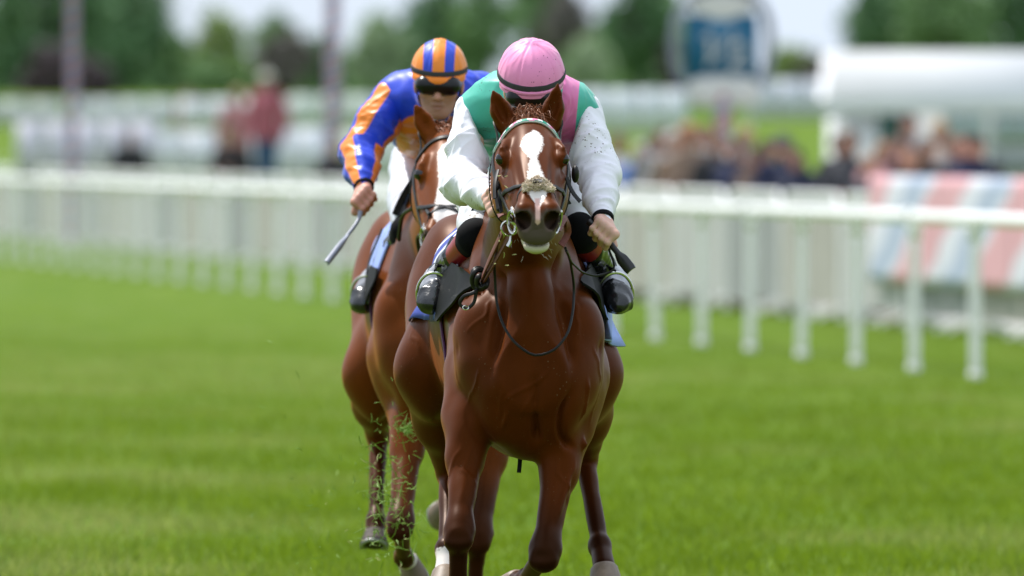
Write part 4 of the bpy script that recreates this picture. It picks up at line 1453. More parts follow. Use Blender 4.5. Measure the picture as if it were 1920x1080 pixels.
def build_jockey(J, fine=True):
    root = empty('person', J['pelvis'], J['label'], 'jockey', 'jockeys')
    hc, hu, hf = [np.asarray(q) for q in (J['hc'], unit(J['hu']), J['hf'])]
    hf = unit(hf - hu * (hf @ hu)); hs = np.cross(hf, hu)
    HR = np.stack([hs, hf, hu])
    h = lambda x, y, z: hc + hs * x + hf * y + hu * z
    nk, pv = np.asarray(J['neck']), np.asarray(J['pelvis'])
    sh, el, wr, hip, kn, an, toe = [[np.asarray(q) for q in J[k]] for k in ('sh', 'el', 'wr', 'hip', 'kn', 'an', 'toe')]
    allp = [hc, nk, pv] + sh + el + wr + hip + kn + an
    st = .011 if fine else .014
    # the skin: torso, limbs, head and hands
    F = grid_for(allp, .16, st)
    F.add(cone(nk - V(0, 0, .035), pv - V(0, 0, .025), .065, .075), .03)
    F.add(cone(sh[0] * .8 + sh[1] * .2, sh[1] * .8 + sh[0] * .2, .04, .04), .04)
    F.add(cone(nk, h(0, -.03, -.05), .058, .055), .04)
    for i in (0, 1):
        chain(F, [sh[i] * .55 + el[i] * .45, el[i], wr[i]], [.04, .034, .026], .02)
        chain(F, [hip[i], kn[i], an[i]], [.07, .040, .032], .03)
        F.add(cone(an[i], toe[i], .032, .026), .02)
    parts = [F.mesh()]
    Fh = grid_for([h(0, 0, 0)], .16, .0036 if fine else .0048)
    Fh.add(ell(h(0, -.012, .025), (.074, .094, .088), HR), .01)
    Fh.add(ell(h(0, .030, -.045), (.058, .062, .070), HR), .035)
    Fh.add(ell(h(0, .066, -.098), (.026, .022, .020), HR), .03)                  # chin
    for s_ in (-1, 1):
        Fh.add(ell(h(s_ * .042, .060, -.028), (.020, .018, .016), HR), .02)      # cheekbone
        Fh.add(cone(h(s_ * .055, .0, -.07), h(s_ * .02, .066, -.098), .014, .014), .025)   # jaw
        Fh.sub(ell(h(s_ * .032, .092, .006), (.019, .016, .013), HR), .012)      # eye socket
        Fh.add(ell(h(s_ * .076, -.01, -.022), (.009, .018, .030), HR), .008)     # ear
    Fh.add(cone(h(0, .083, .012), h(0, .108, -.036), .009, .0125), .012)         # nose
    for s_ in (-1, 1):
        Fh.add(ell(h(s_ * .012, .096, -.040), (.008, .011, .008), HR), .006)
        Fh.sub(ell(h(s_ * .007, .104, -.048), (.0035, .005, .004), HR), .003)
    Fh.add(ell(h(0, .086, -.066), (.024, .012, .007), HR), .006)                 # upper lip
    Fh.add(ell(h(0, .084, -.078), (.020, .012, .0065), HR), .006)                # lower lip
    Fh.sub(ell(h(0, .098, -.0722), (.022, .012, .0022), HR), .004)
    Fh.add(cone(nk * .3 + h(0, -.02, -.06) * .7, h(0, -.02, -.05), .054, .054), .02)
    parts.append(Fh.mesh())
    for i in (0, 1):
        W = wr[i]; G = np.asarray(J['grip'][i]); 
        Fg = grid_for([W, G], .075, .0031 if fine else .0042)
        u = unit(W - el[i])
        Fg.add(cone(W - u * .05, W, .026, .0235), .01)
        hand(Fg, W + (G - W) * .12, G, J['bar'][i], J['back'][i])
        parts.append(Fg.mesh())
    g = Geo()
    for v, q in parts: g.put(v, q)
    me = g.mesh('body'); v = verts_of(me) - hc
    x, y, z = v @ hs, v @ hf, v @ hu
    face = (y > .03) & (np.abs(x) < .07) & (z > -.14) & (z < .02)
    attr(me, 'lip', np.where(face, 1 - np.hypot(x / .021, (z + .072) / .008), -2).clip(-2, .6))
    attr(me, 'stubble', np.where(face, np.minimum((-.050 - z) / .02, (.062 - np.abs(x)) / .03), -2).clip(-2, .35))
    body = link('body', me, M[J['skin']], root)
    for s_ in (-1, 1):
        g = Geo(); g.ball(h(s_ * .032, .078, .006), .012, 8); g.link('eye', M['eye'], root)
    # jacket
    st = .0065 if fine else .009
    F = grid_for([nk, pv, *sh], .24, st)
    ax_ = pv - nk; L = np.linalg.norm(ax_); R = frame(ax_); R[2] *= np.sign(R[2][2]); R[0] = R[0] * np.sign(R[0][0])
    F.add(loft(nk, R, J['torso'], p=2.3), .03)
    for i in (0, 1):
        F.add(cone(nk * .6 + sh[i] * .4, sh[i], .082, .066), .06)
    F.add(cone(nk, h(0, -.04, -.075), .080, .062), .04)
    v, q = F.mesh(2)
    v = wrinkle(v, q, sh[0], pv, .006 if fine else .008, 14, 5)
    v = wrinkle(v, q, nk, pv, .004, 30, 11)
    me = mesh_np('jacket', v, q)
    for k_, fn in J['jacket_attr'].items(): attr(me, k_, fn(v))
    link('jacket', me, M[J['jacket']], root)
    # sleeves
    for i in (0, 1):
        F = grid_for([sh[i], el[i], wr[i]], .10, .0052 if fine else .007)
        r = J['sleeve']
        s0 = sh[i] * (1.0 if J.get('seam') else .9) + el[i] * (0 if J.get('seam') else .1)
        m1 = sh[i] * .5 + el[i] * .5
        F.add(cone(s0, m1, r[0] * 1.0, r[1]), .03); F.add(cone(m1, el[i], r[1], r[2]), .03)
        d1 = unit(el[i] - sh[i]) - unit(wr[i] - el[i])
        F.add(ell(el[i] + d1 * .012, np.full(3, r[2] * 1.0)), .03)
        m2 = el[i] * .45 + wr[i] * .55
        F.add(cone(el[i], m2, r[2], r[3]), .03); F.add(cone(m2, wr[i], r[3], r[4]), .02)
        if J.get('seam'):
            sp_, sn_ = J['seam'][i]
            F.sub((lambda X, Y, Z: (sp_[0] - X) * sn_[0] + (sp_[1] - Y) * sn_[1] + (sp_[2] - Z) * sn_[2], sp_ - .5, sp_ + .5), .014)
        v, q = F.mesh(1)
        v0 = v
        v = wrinkle(v, q, sh[i], el[i], .0065, 26, 20 + i, .10)
        v = wrinkle(v, q, el[i], wr[i], .004, 42, 30 + i)
        # drape hanging under the arm
        me = mesh_np('sleeve', v, q)
        for k_, fn in J['sleeve_attr'].items(): attr(me, k_, fn(v0, sh[i], el[i], wr[i]))
        link('sleeve', me, M[J['sleeve_mat']], root)
        # wristband
        g = Geo(); u = unit(wr[i] - el[i])
        ring_pts = []
        f3 = frame(u)
        for dz, rr in ((.000, .030), (.002, .0345), (.016, .0335), (.019, .029)):
            ring_pts.append([wr[i] + u * dz + rr * (math.cos(a) * f3[0] + math.sin(a) * f3[2]) for a in np.linspace(0, 2 * math.pi, 25)[:-1]])
        n_ = 24
        g.put(np.array(ring_pts).reshape(-1, 3), [(a * n_ + j, a * n_ + (j + 1) % n_, (a + 1) * n_ + (j + 1) % n_, (a + 1) * n_ + j) for a in range(3) for j in range(n_)])
        g.link('wristband', M['black_cloth'], root)
    # breeches
    F = grid_for([pv, *hip, *kn], .16, .0075 if fine else .01)
    F.add(ell(pv + V(0, .02, 0), (.17, .14, .13)), .04)
    for i in (0, 1):
        m1 = hip[i] * .5 + kn[i] * .5
        F.add(cone(hip[i], m1, .105, .085), .05); F.add(cone(m1, kn[i] * .8 + hip[i] * .2, .088, .067), .03); F.add(cone(kn[i] * .8 + hip[i] * .2, kn[i], .067, .048), .02)
    v, q = F.mesh(2)
    for i in (0, 1): v = wrinkle(v, q, hip[i], kn[i], .0045, 24, 40 + i)
    link('breeches', mesh_np('breeches', v, q), M[J['breech']], root)
    for i in (0, 1):
        sgn = -1 if i == 0 else 1
        F = grid_for([kn[i], an[i]], .10, .006)
        u = unit(an[i] - kn[i]); uh = unit(hip[i] - kn[i])
        F.add(ell(kn[i], (.054, .056, .056)), .02)
        F.add(cone(kn[i] + uh * .01, kn[i], .054, .054), .02)
        F.add(cone(kn[i], kn[i] + u * .06, .053, .050), .02)
        v, q = F.mesh(2)
        v = wrinkle(v, q, kn[i] + uh * .1, an[i], .003, 30, 50 + i)
        link('knee_guard', mesh_np('knee_guard', v, q), M['black_cloth'], root)
        if J['boot_top']:
            F = grid_for([kn[i], an[i]], .10, .006)
            F.add(cone(kn[i] + u * .055, kn[i] + u * .17, .054, .049), .01)
            v, q = F.mesh(1)
            link('boot_cuff', mesh_np('boot_cuff', v, q), M[J['boot_top']], root)
        # boot: shaft, heel, sole and toe box
        F = grid_for([kn[i], an[i], toe[i]], .09, .0055 if fine else .008)
        F.add(cone(kn[i] + u * (.14 if J['boot_top'] else .05), an[i], .050, .036), .01)
        fd = unit(toe[i] - an[i])
        F.add(cone(an[i], toe[i], .037, .034), .03)
        F.add(ell(toe[i] - fd * .012, (.045, .066, .036), frame(fd)), .03)
        F.add(ell(toe[i] + fd * .03 - frame(fd)[2] * .006, (.038, .034, .026), frame(fd)), .02)
        F.add(ell(an[i] - fd * .03 + V(0, 0, -.035), (.034, .04, .032)), .025)
        v, q = F.mesh(1)
        v = wrinkle(v, q, an[i] - fd * .1, toe[i], .0075, 30, 60 + i)
        me = mesh_np('boot', v, q)
        me.materials.append(M['boot'])
        bo = link('boot', me, None, root)
        # silver wrap over the instep
        F = grid_for([an[i], toe[i]], .08, .005)
        c0, c1 = an[i] * .85 + toe[i] * .15, an[i] * .5 + toe[i] * .5
        F.add(cone(c0 - u * .05, c0, .046, .045), .02); F.add(cone(c0, c1, .045, .046), .02)
        v, q = F.mesh(1)
        v = wrinkle(v, q, an[i] - fd * .1, toe[i], .007, 34, 70 + i)
        link('boot_wrap', mesh_np('boot_wrap', v, q), M['boot_silver'], bo)
    # helmet with its silk cover
    Fh = grid_for([h(0, 0, .04)], .19, .004 if fine else .0055)
    hr = J['helmet']
    Fh.add(ell(h(0, -.010, hr[3]), hr[:3], HR), .01)
    Fh.add(ell(h(0, -.012, hr[3] + hr[2] * .93), (.016, .016, .012), HR), .02)
    def below(X, Y, Z):
        x, y, z = X - hc[0], Y - hc[1], Z - hc[2]
        yy = hf[0] * x + hf[1] * y + hf[2] * z
        return (hu[0] * x + hu[1] * y + hu[2] * z) - (.022 - .05 * np.clip(-yy, 0, .12) / .12)
    Fh.sub((below, hc - .2, hc + .2), .012)
    v, q = Fh.mesh(1)
    p = v - hc
    x, y, z = p @ hs, p @ hf, p @ hu
    n = normals(v, q)
    fl = np.zeros(len(v))
    for a in J['seams']:
        d = np.abs(np.sin(np.arctan2(x, y + .012) - a)) * np.hypot(x, y + .012)
        fl -= .0022 * np.exp(-(d / .004) ** 2)
    w1 = vnoise(np.stack([np.arctan2(x, y) * 5, z * 14, x * 10], 1), 9)
    fl += .0022 * (1 - np.abs(w1)) ** 3
    v = v + n * fl[:, None]
    me = mesh_np('helmet', v, q)
    if J.get('cap_stripe'): attr(me, 'stripe', J['cap_stripe'](x, y, z))
    helm = link('helmet', me, M[J['cap']], root)
    def hring(zc, f, c=96, a0=0, a1=2 * math.pi):
        pts, nn = [], []
        for a in np.linspace(a0, a1, c):
            zz = zc + (.0 if True else 0)
            rr = math.sqrt(max(.05, 1 - ((zz - hr[3]) / hr[2]) ** 2)) * f
            yy = math.cos(a); back = np.clip(-yy, 0, 1)
            z2 = zz - .03 * back
            pts.append(h(hr[0] * rr * math.sin(a), -.010 + hr[1] * rr * yy, z2)); nn.append(unit(hs * math.sin(a) / hr[0] + hf * yy / hr[1]))
        return np.array(pts), np.array(nn)
    g = Geo()
    c_, nn = hring(.042, 1.018); ribbon(g, c_, nn, .017, .003)
    g.link('helmet_band', M['band'], helm)
    # peak
    g = Geo()
    A = np.linspace(-1.25, 1.25, 25); grid, gn = [], []
    for f, dz in ((.97, .032), (1.05, .026), (1.0 + J['peak'], .017), (1.0 + J['peak'] * 1.04, .013)):
        rw = []
        for a in A:
            ed = math.cos(a / 1.25 * math.pi / 2) ** .6
            ff = 1.0 + (f - 1.0) * (ed if f > 1 else 1)
            rr = math.sqrt(max(.05, 1 - ((.03 - hr[3]) / hr[2]) ** 2))
            rw.append(h(hr[0] * rr * ff * math.sin(a), -.010 + hr[1] * rr * ff * math.cos(a), dz + .004))
        grid.append(rw); gn.append([hu] * len(A))
    g.sheet(np.array(grid), .005, np.array(gn))
    g.link('helmet_peak', M[J['peak_mat']], helm)
    # goggles and their strap
    g = Geo()
    F = grid_for([h(0, .08, .0)], .12, .0034)
    F.add(ell(h(0, .048, .004), (.081, .066, .044), HR), .01)
    F.add(cone(h(-.045, .088, .0), h(.045, .088, .0), .031), .015)
    F.sub(ell(h(0, .110, -.040), (.018, .05, .022), HR), .008)
    v, q = F.mesh(1)
    go = link('goggles', mesh_np('goggles', v, q), M['goggle'], root)
    g = Geo(); pts, nn = [], []
    for a in np.linspace(0, 2 * math.pi, 60):
        pts.append(h(.079 * math.sin(a), -.006 + .098 * math.cos(a), .002)); nn.append(unit(hs * math.sin(a) + hf * math.cos(a)))
    ribbon(g, np.array(pts), np.array(nn), .022, .003)
    g.link('goggle_strap', M['black_cloth'], go)
    # chin strap
    g = Geo()
    pts = spline([h(-.078, .0, .02), h(-.070, .02, -.05), h(-.03, .055, -.112), h(0, .062, -.121), h(.03, .055, -.112), h(.070, .02, -.05), h(.078, .0, .02)], 24)
    ribbon(g, pts, np.array([unit(p_ - h(0, 0, -.03)) for p_ in pts]), .014, .003)
    g.link('chin_strap', M['black_cloth'], helm)
    return root


def const(val): return lambda v, *a: np.full(len(v), float(val))


def sash1(v):
    a, b = P(1072, 150, .3)[[0, 2]], P(1056, 320, .3)[[0, 2]]
    d = unit(b - a); n = np.array([-d[1], d[0]])
    s_ = (v[:, [0, 2]] - a) @ n
    hem = (P(910, 306, .4)[2] - v[:, 2]) / .01
    return np.clip(np.maximum((.025 - np.abs(s_)) / .008, hem), -2, 2)


def seam(p0, p1, side):
    a, b = P(*p0, .38), P(*p1, .38); d = unit(b - a)
    n = unit(np.cross(d, V(0, 1, 0)))
    return a, n * (1 if n[0] * side < 0 else -1)


J1 = dict(seam=[seam((872, 190), (918, 305), -1), seam((1098, 188), (1070, 285), 1)], label='jockey in teal and pink silks, white sleeves and pink cap on the leading horse',
    hc=P(996, 161, .13), hu=V(.01, -.42, .90), hf=V(0, -.9, -.42), neck=P(993, 178, .32), pelvis=P(985, 215, 1.0),
    sh=[P(898, 212, .38), P(1082, 214, .40)], el=[P(868, 340, .27), P(1123, 325, .30)], wr=[P(924, 370, .03), P(1130, 408, .12)],
    hip=[P(935, 300, .95), P(1040, 300, .95)], kn=[P(893, 446, .46), P(1086, 436, .46)], an=[P(824, 524, .84), P(1142, 522, .84)],
    toe=[P(812, 560, .64), P(1157, 560, .64)],
    grip=[P(938, 377, -.06), P(1132, 440, .09)], bar=[V(.3, -.6, -.7), unit(V(.72, -.25, -.62))], back=[V(0, -1, .2), V(.25, -1, .2)],
    skin='skin', jacket='teal_silk', sleeve_mat='white_silk', breech='breech', boot_top='boot_red', cap='pink_cap', peak_mat='pink_cap', peak=.05,
    torso=[(-.05, .10, .045, -.06), (.04, .155, .075, -.12), (.18, .182, .09, -.20), (.35, .175, .10, -.20), (.52, .15, .10, -.15), (.68, .155, .10, -.12)],
    jacket_attr={'sash': sash1}, sleeve=(.077, .066, .057, .050, .034), sleeve_attr={},
    helmet=(.1025, .126, .112, .03), seams=(.35, 1.4, 2.45))


def sleeve_stripe(v, a, b, c):
    """three stripes down the sleeve"""
    t = np.clip(((v - a) @ (b - a)) / ((b - a) @ (b - a)), 0, 1)
    t2 = np.clip(((v - b) @ (c - b)) / ((c - b) @ (c - b)), 0, 1)
    up = np.linalg.norm(v - (a + t[:, None] * (b - a)), axis=1) <= np.linalg.norm(v - (b + t2[:, None] * (c - b)), axis=1)
    out = np.full(len(v), -1.0)
    for m, (p0, p1) in ((up, (a, b)), (~up, (b, c))):
        d = unit(p1 - p0); s_ = unit(np.cross(d, V(0, 1, 0))); u = np.cross(s_, d)
        w_ = v[m] - p0
        ang = np.arctan2(w_ @ s_, -(w_ @ u) * np.sign(u[1]) * 1.0)
        out[m] = (np.cos(ang * 3 + 2.2) - .22) * 1.5
    return np.clip(out, -1, 1)


J2 = dict(label='jockey in royal blue silks with orange striped sleeves and striped cap on the second horse',
    hc=P(823, 150, 3.55), hu=V(.03, -.22, .97), hf=V(-.03, -1, -.25), neck=P(818, 180, 3.75), pelvis=P(826, 240, 4.40),
    sh=[P(742, 178, 3.80), P(896, 172, 3.80)], el=[P(676, 282, 3.70), P(930, 290, 3.70)], wr=[P(682, 348, 3.50), P(880, 335, 3.35)],
    hip=[P(790, 310, 4.35), P(865, 310, 4.35)], kn=[P(766, 434, 3.80), P(880, 434, 3.80)], an=[P(704, 525, 4.17), P(945, 525, 4.17)],
    toe=[P(684, 562, 3.97), P(964, 560, 3.97)],
    grip=[P(681, 378, 3.47), P(872, 345, 3.27)], bar=[unit(V(-.62, -.35, -.7)), V(0, -.6, -.7)], back=[V(-.4, -1, .2), V(0, -1, .2)],
    skin='skin_ruddy', jacket='blue_silk', sleeve_mat='blue_silk', breech='breech_clean', boot_top=None, cap='blue_cap', peak_mat='orange_band', peak=.10,
    torso=[(-.05, .10, .05, -.07), (.04, .165, .085, -.13), (.18, .17, .10, -.17), (.35, .165, .10, -.17), (.52, .15, .10, -.14), (.68, .155, .10, -.12)],
    jacket_attr={'stripe': lambda v: np.clip((.065 - np.hypot(v[:, 0] - P(778, 262, 3.75)[0], (v[:, 2] - P(778, 262, 3.75)[2]) * .8)) / .02, -1, 1)},
    sleeve=(.072, .070, .062, .056, .036), sleeve_attr={'stripe': sleeve_stripe},
    helmet=(.094, .117, .103, .03), seams=(.35, 1.4, 2.45),
    cap_stripe=lambda x, y, z: np.clip(np.cos(np.clip(x / .094, -1, 1) * 1.0 * math.pi * 2.6) * 2 + .4, -1, 1))
build_jockey(J1, True)
build_jockey(J2, False)
# ------------------------------------------------------------------ the crowd
def person_meshes(pose):
    """body, coat, trousers and hair of a standing adult, feet at the origin, facing -Y"""
    st = .017
    ax_ = lambda lo, hi, s_=st: axis((lo, hi, s_))
    wr = [V(-.30, -.10, .82), V(.30, -.10, .82)] if pose == 0 else [V(-.12, -.33, 1.12), V(.14, -.33, 1.14)] if pose == 1 else [V(-.32, -.05, .80), V(.07, -.28, 1.50)]
    el = [V(-.30, .05, 1.10), V(.30, .05, 1.10)] if pose == 0 else [V(-.31, -.04, 1.10), V(.31, -.04, 1.10)] if pose == 1 else [V(-.31, .05, 1.08), V(.30, -.16, 1.18)]
    sh = [V(-.185, .0, 1.42), V(.185, .0, 1.42)]
    F = Field(ax_(-.48, .48), ax_(-.5, .3), ax_(-.04, 1.8))
    F.add(ell((0, -.005, 1.625), (.075, .095, .115)), .01); F.add(ell((0, -.075, 1.56), (.05, .035, .05)), .03)
    F.add(cone((0, -.10, 1.63), (0, -.115, 1.60), .012, .016), .015)
    for s_ in (-1, 1): F.sub(ell((s_ * .032, -.105, 1.632), (.020, .016, .014)), .01)
    F.sub(ell((0, -.112, 1.557), (.024, .012, .006)), .006)
    for s_ in (-1, 1):
        F.add(ell((s_ * .076, .005, 1.61), (.012, .02, .032)), .01)
    F.add(cone((0, .01, 1.40), (0, 0, 1.56), .055), .03); F.add(ell((0, 0, 1.2), (.16, .10, .25)), .05); F.add(ell((0, .01, .93), (.15, .11, .13)), .05)
    for i in (0, 1):
        chain(F, [sh[i], el[i], wr[i]], [.05, .04, .028], .03)
        hd = wr[i] + unit(wr[i] - el[i]) * .07
        F.add(cone(wr[i], hd, .03, .034), .02)
        for f in range(4): F.add(cone(hd + V((f - 1.5) * .018, 0, 0), hd + V((f - 1.5) * .02, 0, 0) + unit(wr[i] - el[i]) * .075, .011, .008), .006)
        F.add(cone(hd, hd + V((-1) ** i * .05, -.03, 0) + unit(wr[i] - el[i]) * .02, .012, .010), .01)
        s_ = -1 if i == 0 else 1
        chain(F, [V(s_ * .09, 0, .9), V(s_ * .10, -.02, .5), V(s_ * .10, .02, .08)], [.08, .055, .04], .03)
        F.add(cone((s_ * .10, .03, .04), (s_ * .115, -.14, .035), .042, .036), .02)
    out = [('body', F.mesh(1))]
    F = Field(ax_(-.52, .52), ax_(-.45, .32), ax_(.7, 1.6))
    F.add(loft(V(0, 0, .78), np.array([[1, 0, 0], [0, 0, 1], [0, 1.0, 0]]), [(0, .21, .15, -.15), (.2, .195, .135, -.14), (.45, .205, .135, -.145), (.6, .19, .12, -.12), (.70, .09, .08, -.07)], 2.3), .03)
    for i in (0, 1):
        F.add(ell(sh[i], (.075, .075, .07)), .04)
        chain(F, [sh[i], el[i], wr[i]], [.072, .062, .046], .03)
    F.add(cone((0, .01, 1.42), (0, .0, 1.50), .075, .068), .03)
    v, q = F.mesh(2); v = wrinkle(v, q, V(0, 0, 1.5), V(0, 0, .7), .008, 12, 2)
    out.append(('coat', (v, q)))
    F = Field(ax_(-.3, .3), ax_(-.25, .25), ax_(.06, 1.05))
    F.add(ell((0, .0, .92), (.175, .135, .14)), .04)
    for s_ in (-1, 1): chain(F, [V(s_ * .09, 0, .88), V(s_ * .10, -.02, .5), V(s_ * .10, .02, .10)], [.105, .080, .068], .04)
    v, q = F.mesh(2); v = wrinkle(v, q, V(0, 0, 1), V(0, 0, 0), .006, 14, 3)
    out.append(('trousers', (v, q)))
    F = Field(ax_(-.15, .15, .012), ax_(-.17, .17, .012), ax_(1.4, 1.8, .012))
    F.add(ell((0, .012, 1.655), (.086, .102, .105)), .01); F.sub(ell((0, -.115, 1.60), (.09, .085, .105)), .02)
    out.append(('hair', F.mesh(1)))
    F = Field(ax_(-.2, .2, .012), ax_(-.24, .2, .012), ax_(1.5, 1.85, .012))
    F.add(ell((0, .0, 1.685), (.092, .112, .08)), .01); F.add(ell((0, -.03, 1.67), (.105, .165, .016)), .015); F.sub(ell((0, 0, 1.60), (.085, .1, .075)), .01)
    out.append(('cap', F.mesh(1)))
    out = {k: mesh_np(k, *vq) for k, vq in out}
    for k, s_ in (('eye', -1), ('eye_', 1)):
        g = Geo(); g.ball((s_ * .032, -.092, 1.632), .0125, 6); out[k] = g.mesh('eye')
    return out


PM = [person_meshes(k) for k in range(3)]
for d_ in PM:
    for k in ('lip', 'stubble'): attr(d_['body'], k, np.full(len(d_['body'].vertices), -2.0))
    for me in d_.values(): me.materials.append(M['skin'])
_cl = {}


def cloth(col):
    if col not in _cl: _cl[col] = pmat('crowd_cloth', col, rough=.75, var=.15, scale=5)
    return _cl[col]


M['crowd_skin'] = pmat('crowd_skin', (.36, .19, .14), rough=.6, var=.12)


def spectator(label, px, D, turn, pose, coat, trou, hair=None, cap=None, h=1.0, skin='crowd_skin', lift=0):
    D = max(D, 16.9 / (.1322 + (px - 960) / FPX) + .4)          # behind the barriers
    X = (px - 960) * D / FPX; Y = DY(D)
    root = empty('person', (X, Y, float(gh(X, D)) + lift), label, 'person', 'spectators behind the rails')
    h *= .99
    root.rotation_euler = (0, 0, math.radians(turn)); root.scale = (h, h, h)
    for k, me in PM[pose].items():
        if k == 'cap' and not cap: continue
        if k == 'hair' and cap and not hair: continue
        o = bpy.data.objects.new('eye' if k == 'eye_' else k, me); COL.objects.link(o); o.parent = root
        c = {'eye': M['eye'], 'eye_': M['eye'], 'body': M[skin], 'coat': cloth(coat), 'trousers': cloth(trou), 'hair': cloth(hair or (.05, .03, .02)), 'cap': cloth(cap or (0, 0, 0))}[k]
        o.material_slots[0].link = 'OBJECT'; o.material_slots[0].material = c
    return root


NAVY, BLACK, GREY, TAN = (.012, .018, .06), (.012, .012, .014), (.13, .13, .13), (.20, .155, .12)
DK, BR, BL, WH = (.03, .02, .015), (.12, .06, .03), (.35, .24, .12), (.5, .48, .46)
sp = spectator
sp('person in a pale lilac top beside the leading jockey\'s right sleeve', 1160, 110, 20, 0, (.52, .48, .55), GREY, BR, h=.98)
sp('person in a bright blue jacket right of the leading jockey', 1203, 107, -30, 1, (.06, .17, .48), NAVY, WH, h=.93)
sp('grey haired person in a light grey coat', 1262, 108, 15, 0, (.36, .33, .31), GREY, WH, h=1.0)
sp('person in a tan jacket facing the furlong post', 1292, 112, 60, 2, (.22, .15, .11), TAN, (.35, .15, .07), h=1.04)
sp('person in a white shirt left of the spiral signpost', 1322, 116, -10, 1, (.66, .70, .76), BLACK, BR, h=1.03)
sp('person in a black coat in front of the spiral signpost', 1338, 106, 40, 0, BLACK, BLACK, DK, h=.88)
sp('person in a pale grey top right of the spiral signpost', 1398, 115, -20, 2, (.55, .58, .60), GREY, BL, h=1.02)
sp('person in a brown jacket beside the spiral signpost', 1412, 107, -50, 0, (.10, .065, .05), BLACK, DK, h=.90)
sp('red faced person in a navy coat and dark flat cap', 1468, 105, 25, 0, NAVY, NAVY, None, (.04, .04, .06), h=.97, skin='skin_ruddy')
sp('person in a dark charcoal coat with brown hair', 1592, 106, -25, 1, (.045, .045, .055), BLACK, BR, h=.99)
sp('person in a charcoal jacket behind the left end of the banner', 1630, 103, 35, 0, (.06, .06, .07), BLACK, (.3, .16, .1), h=.86, skin='skin_ruddy')
sp('person in a rose pink jacket in the right hand group', 1672, 107, -15, 2, (.58, .30, .38), GREY, DK, h=.97)
sp('dark haired person in a grey top in front of the green opening', 1702, 112, 10, 0, (.32, .30, .34), GREY, DK, h=1.10)
sp('person in a black coat leaning by the banner', 1706, 102, -40, 1, (.03, .028, .025), BLACK, (.28, .14, .08), h=.90, skin='skin_ruddy')
sp('blond person in a cream coat in the right hand group', 1764, 110, 30, 0, (.55, .45, .38), TAN, BL, h=1.05)
sp('ruddy person in a navy jacket at the right end of the crowd', 1812, 106, -35, 1, NAVY, NAVY, DK, h=.98, skin='skin_ruddy')
sp('person in a dark green coat beside the blue jacketed person', 1228, 112, 30, 0, (.03, .05, .035), BLACK, DK, h=.97)
sp('person in a mid grey suit behind the light grey coat', 1245, 114, -30, 1, (.16, .16, .18), GREY, DK, h=1.02)
sp('person in a camel coat with auburn hair', 1280, 109, -15, 0, (.20, .12, .075), TAN, (.22, .08, .03), h=.98)
sp('dark suited person just left of the signpost', 1348, 109, 10, 0, (.02, .02, .025), BLACK, BR, h=.98)
sp('person in a navy blazer just right of the signpost', 1380, 108, -35, 0, NAVY, NAVY, DK, h=.95)
sp('person in a maroon top behind the flat cap', 1440, 111, 20, 1, (.14, .03, .04), BLACK, DK, h=.95)
sp('broad person in a dark navy coat right of the flat cap', 1492, 106, -25, 0, (.016, .02, .05), NAVY, DK, h=.90)
sp('person in a black jacket at the left of the right hand group', 1576, 109, 40, 0, BLACK, BLACK, DK, h=.98)
sp('person in a salmon pink dress jacket in the right hand group', 1655, 105, 15, 1, (.60, .32, .34), GREY, (.3, .16, .08), h=.93)
sp('person in a dark brown coat in the right hand group', 1690, 105, -10, 0, (.05, .032, .025), BLACK, DK, h=.96)
sp('person in a black suit near the right end of the crowd', 1738, 105, 20, 1, BLACK, BLACK, BR, h=.95)
sp('person in a slate blue jacket at the far right of the crowd', 1790, 108, 10, 0, (.06, .08, .14), NAVY, BR, h=.96)
sp('person in a dark coat behind the rightmost spectators', 1832, 110, -20, 0, (.04, .035, .04), BLACK, DK, h=.97, skin='skin_ruddy')
# left side
sp('person in black standing by the left boards', 244, 176, 15, 0, BLACK, BLACK, DK, h=1.0)
sp('dark haired person in black between two white boards', 434, 161, -20, 1, (.02, .015, .015), BLACK, DK, h=1.02)
sp('person in black by the second spiral pole', 628, 149, 10, 1, BLACK, BLACK, DK, h=.92)
sp('person in a coral red shirt and dark trousers on the bank', 446, 171, 25, 0, (.42, .20, .20), BLACK, BL, h=1.0, lift=.0)
sp('person in a crimson shirt and blue jeans with pale cap on the bank', 500, 170, -30, 0, (.36, .10, .13), (.04, .09, .18), None, (.5, .5, .42), h=1.06, lift=.0)
sp('person in a red top half hidden by the pale board', 352, 205, 0, 1, (.48, .15, .14), GREY, BR, h=.95, lift=-.02)
# ------------------------------------------------------------------ tack
M['tape_green'] = pmat('browband_green', (.03, .30, .20), rough=.5)
M['tape_pink'] = pmat('browband_pink', (.75, .22, .38), rough=.5)
M['tape_white'] = pmat('browband_white', (.75, .75, .75), rough=.5)


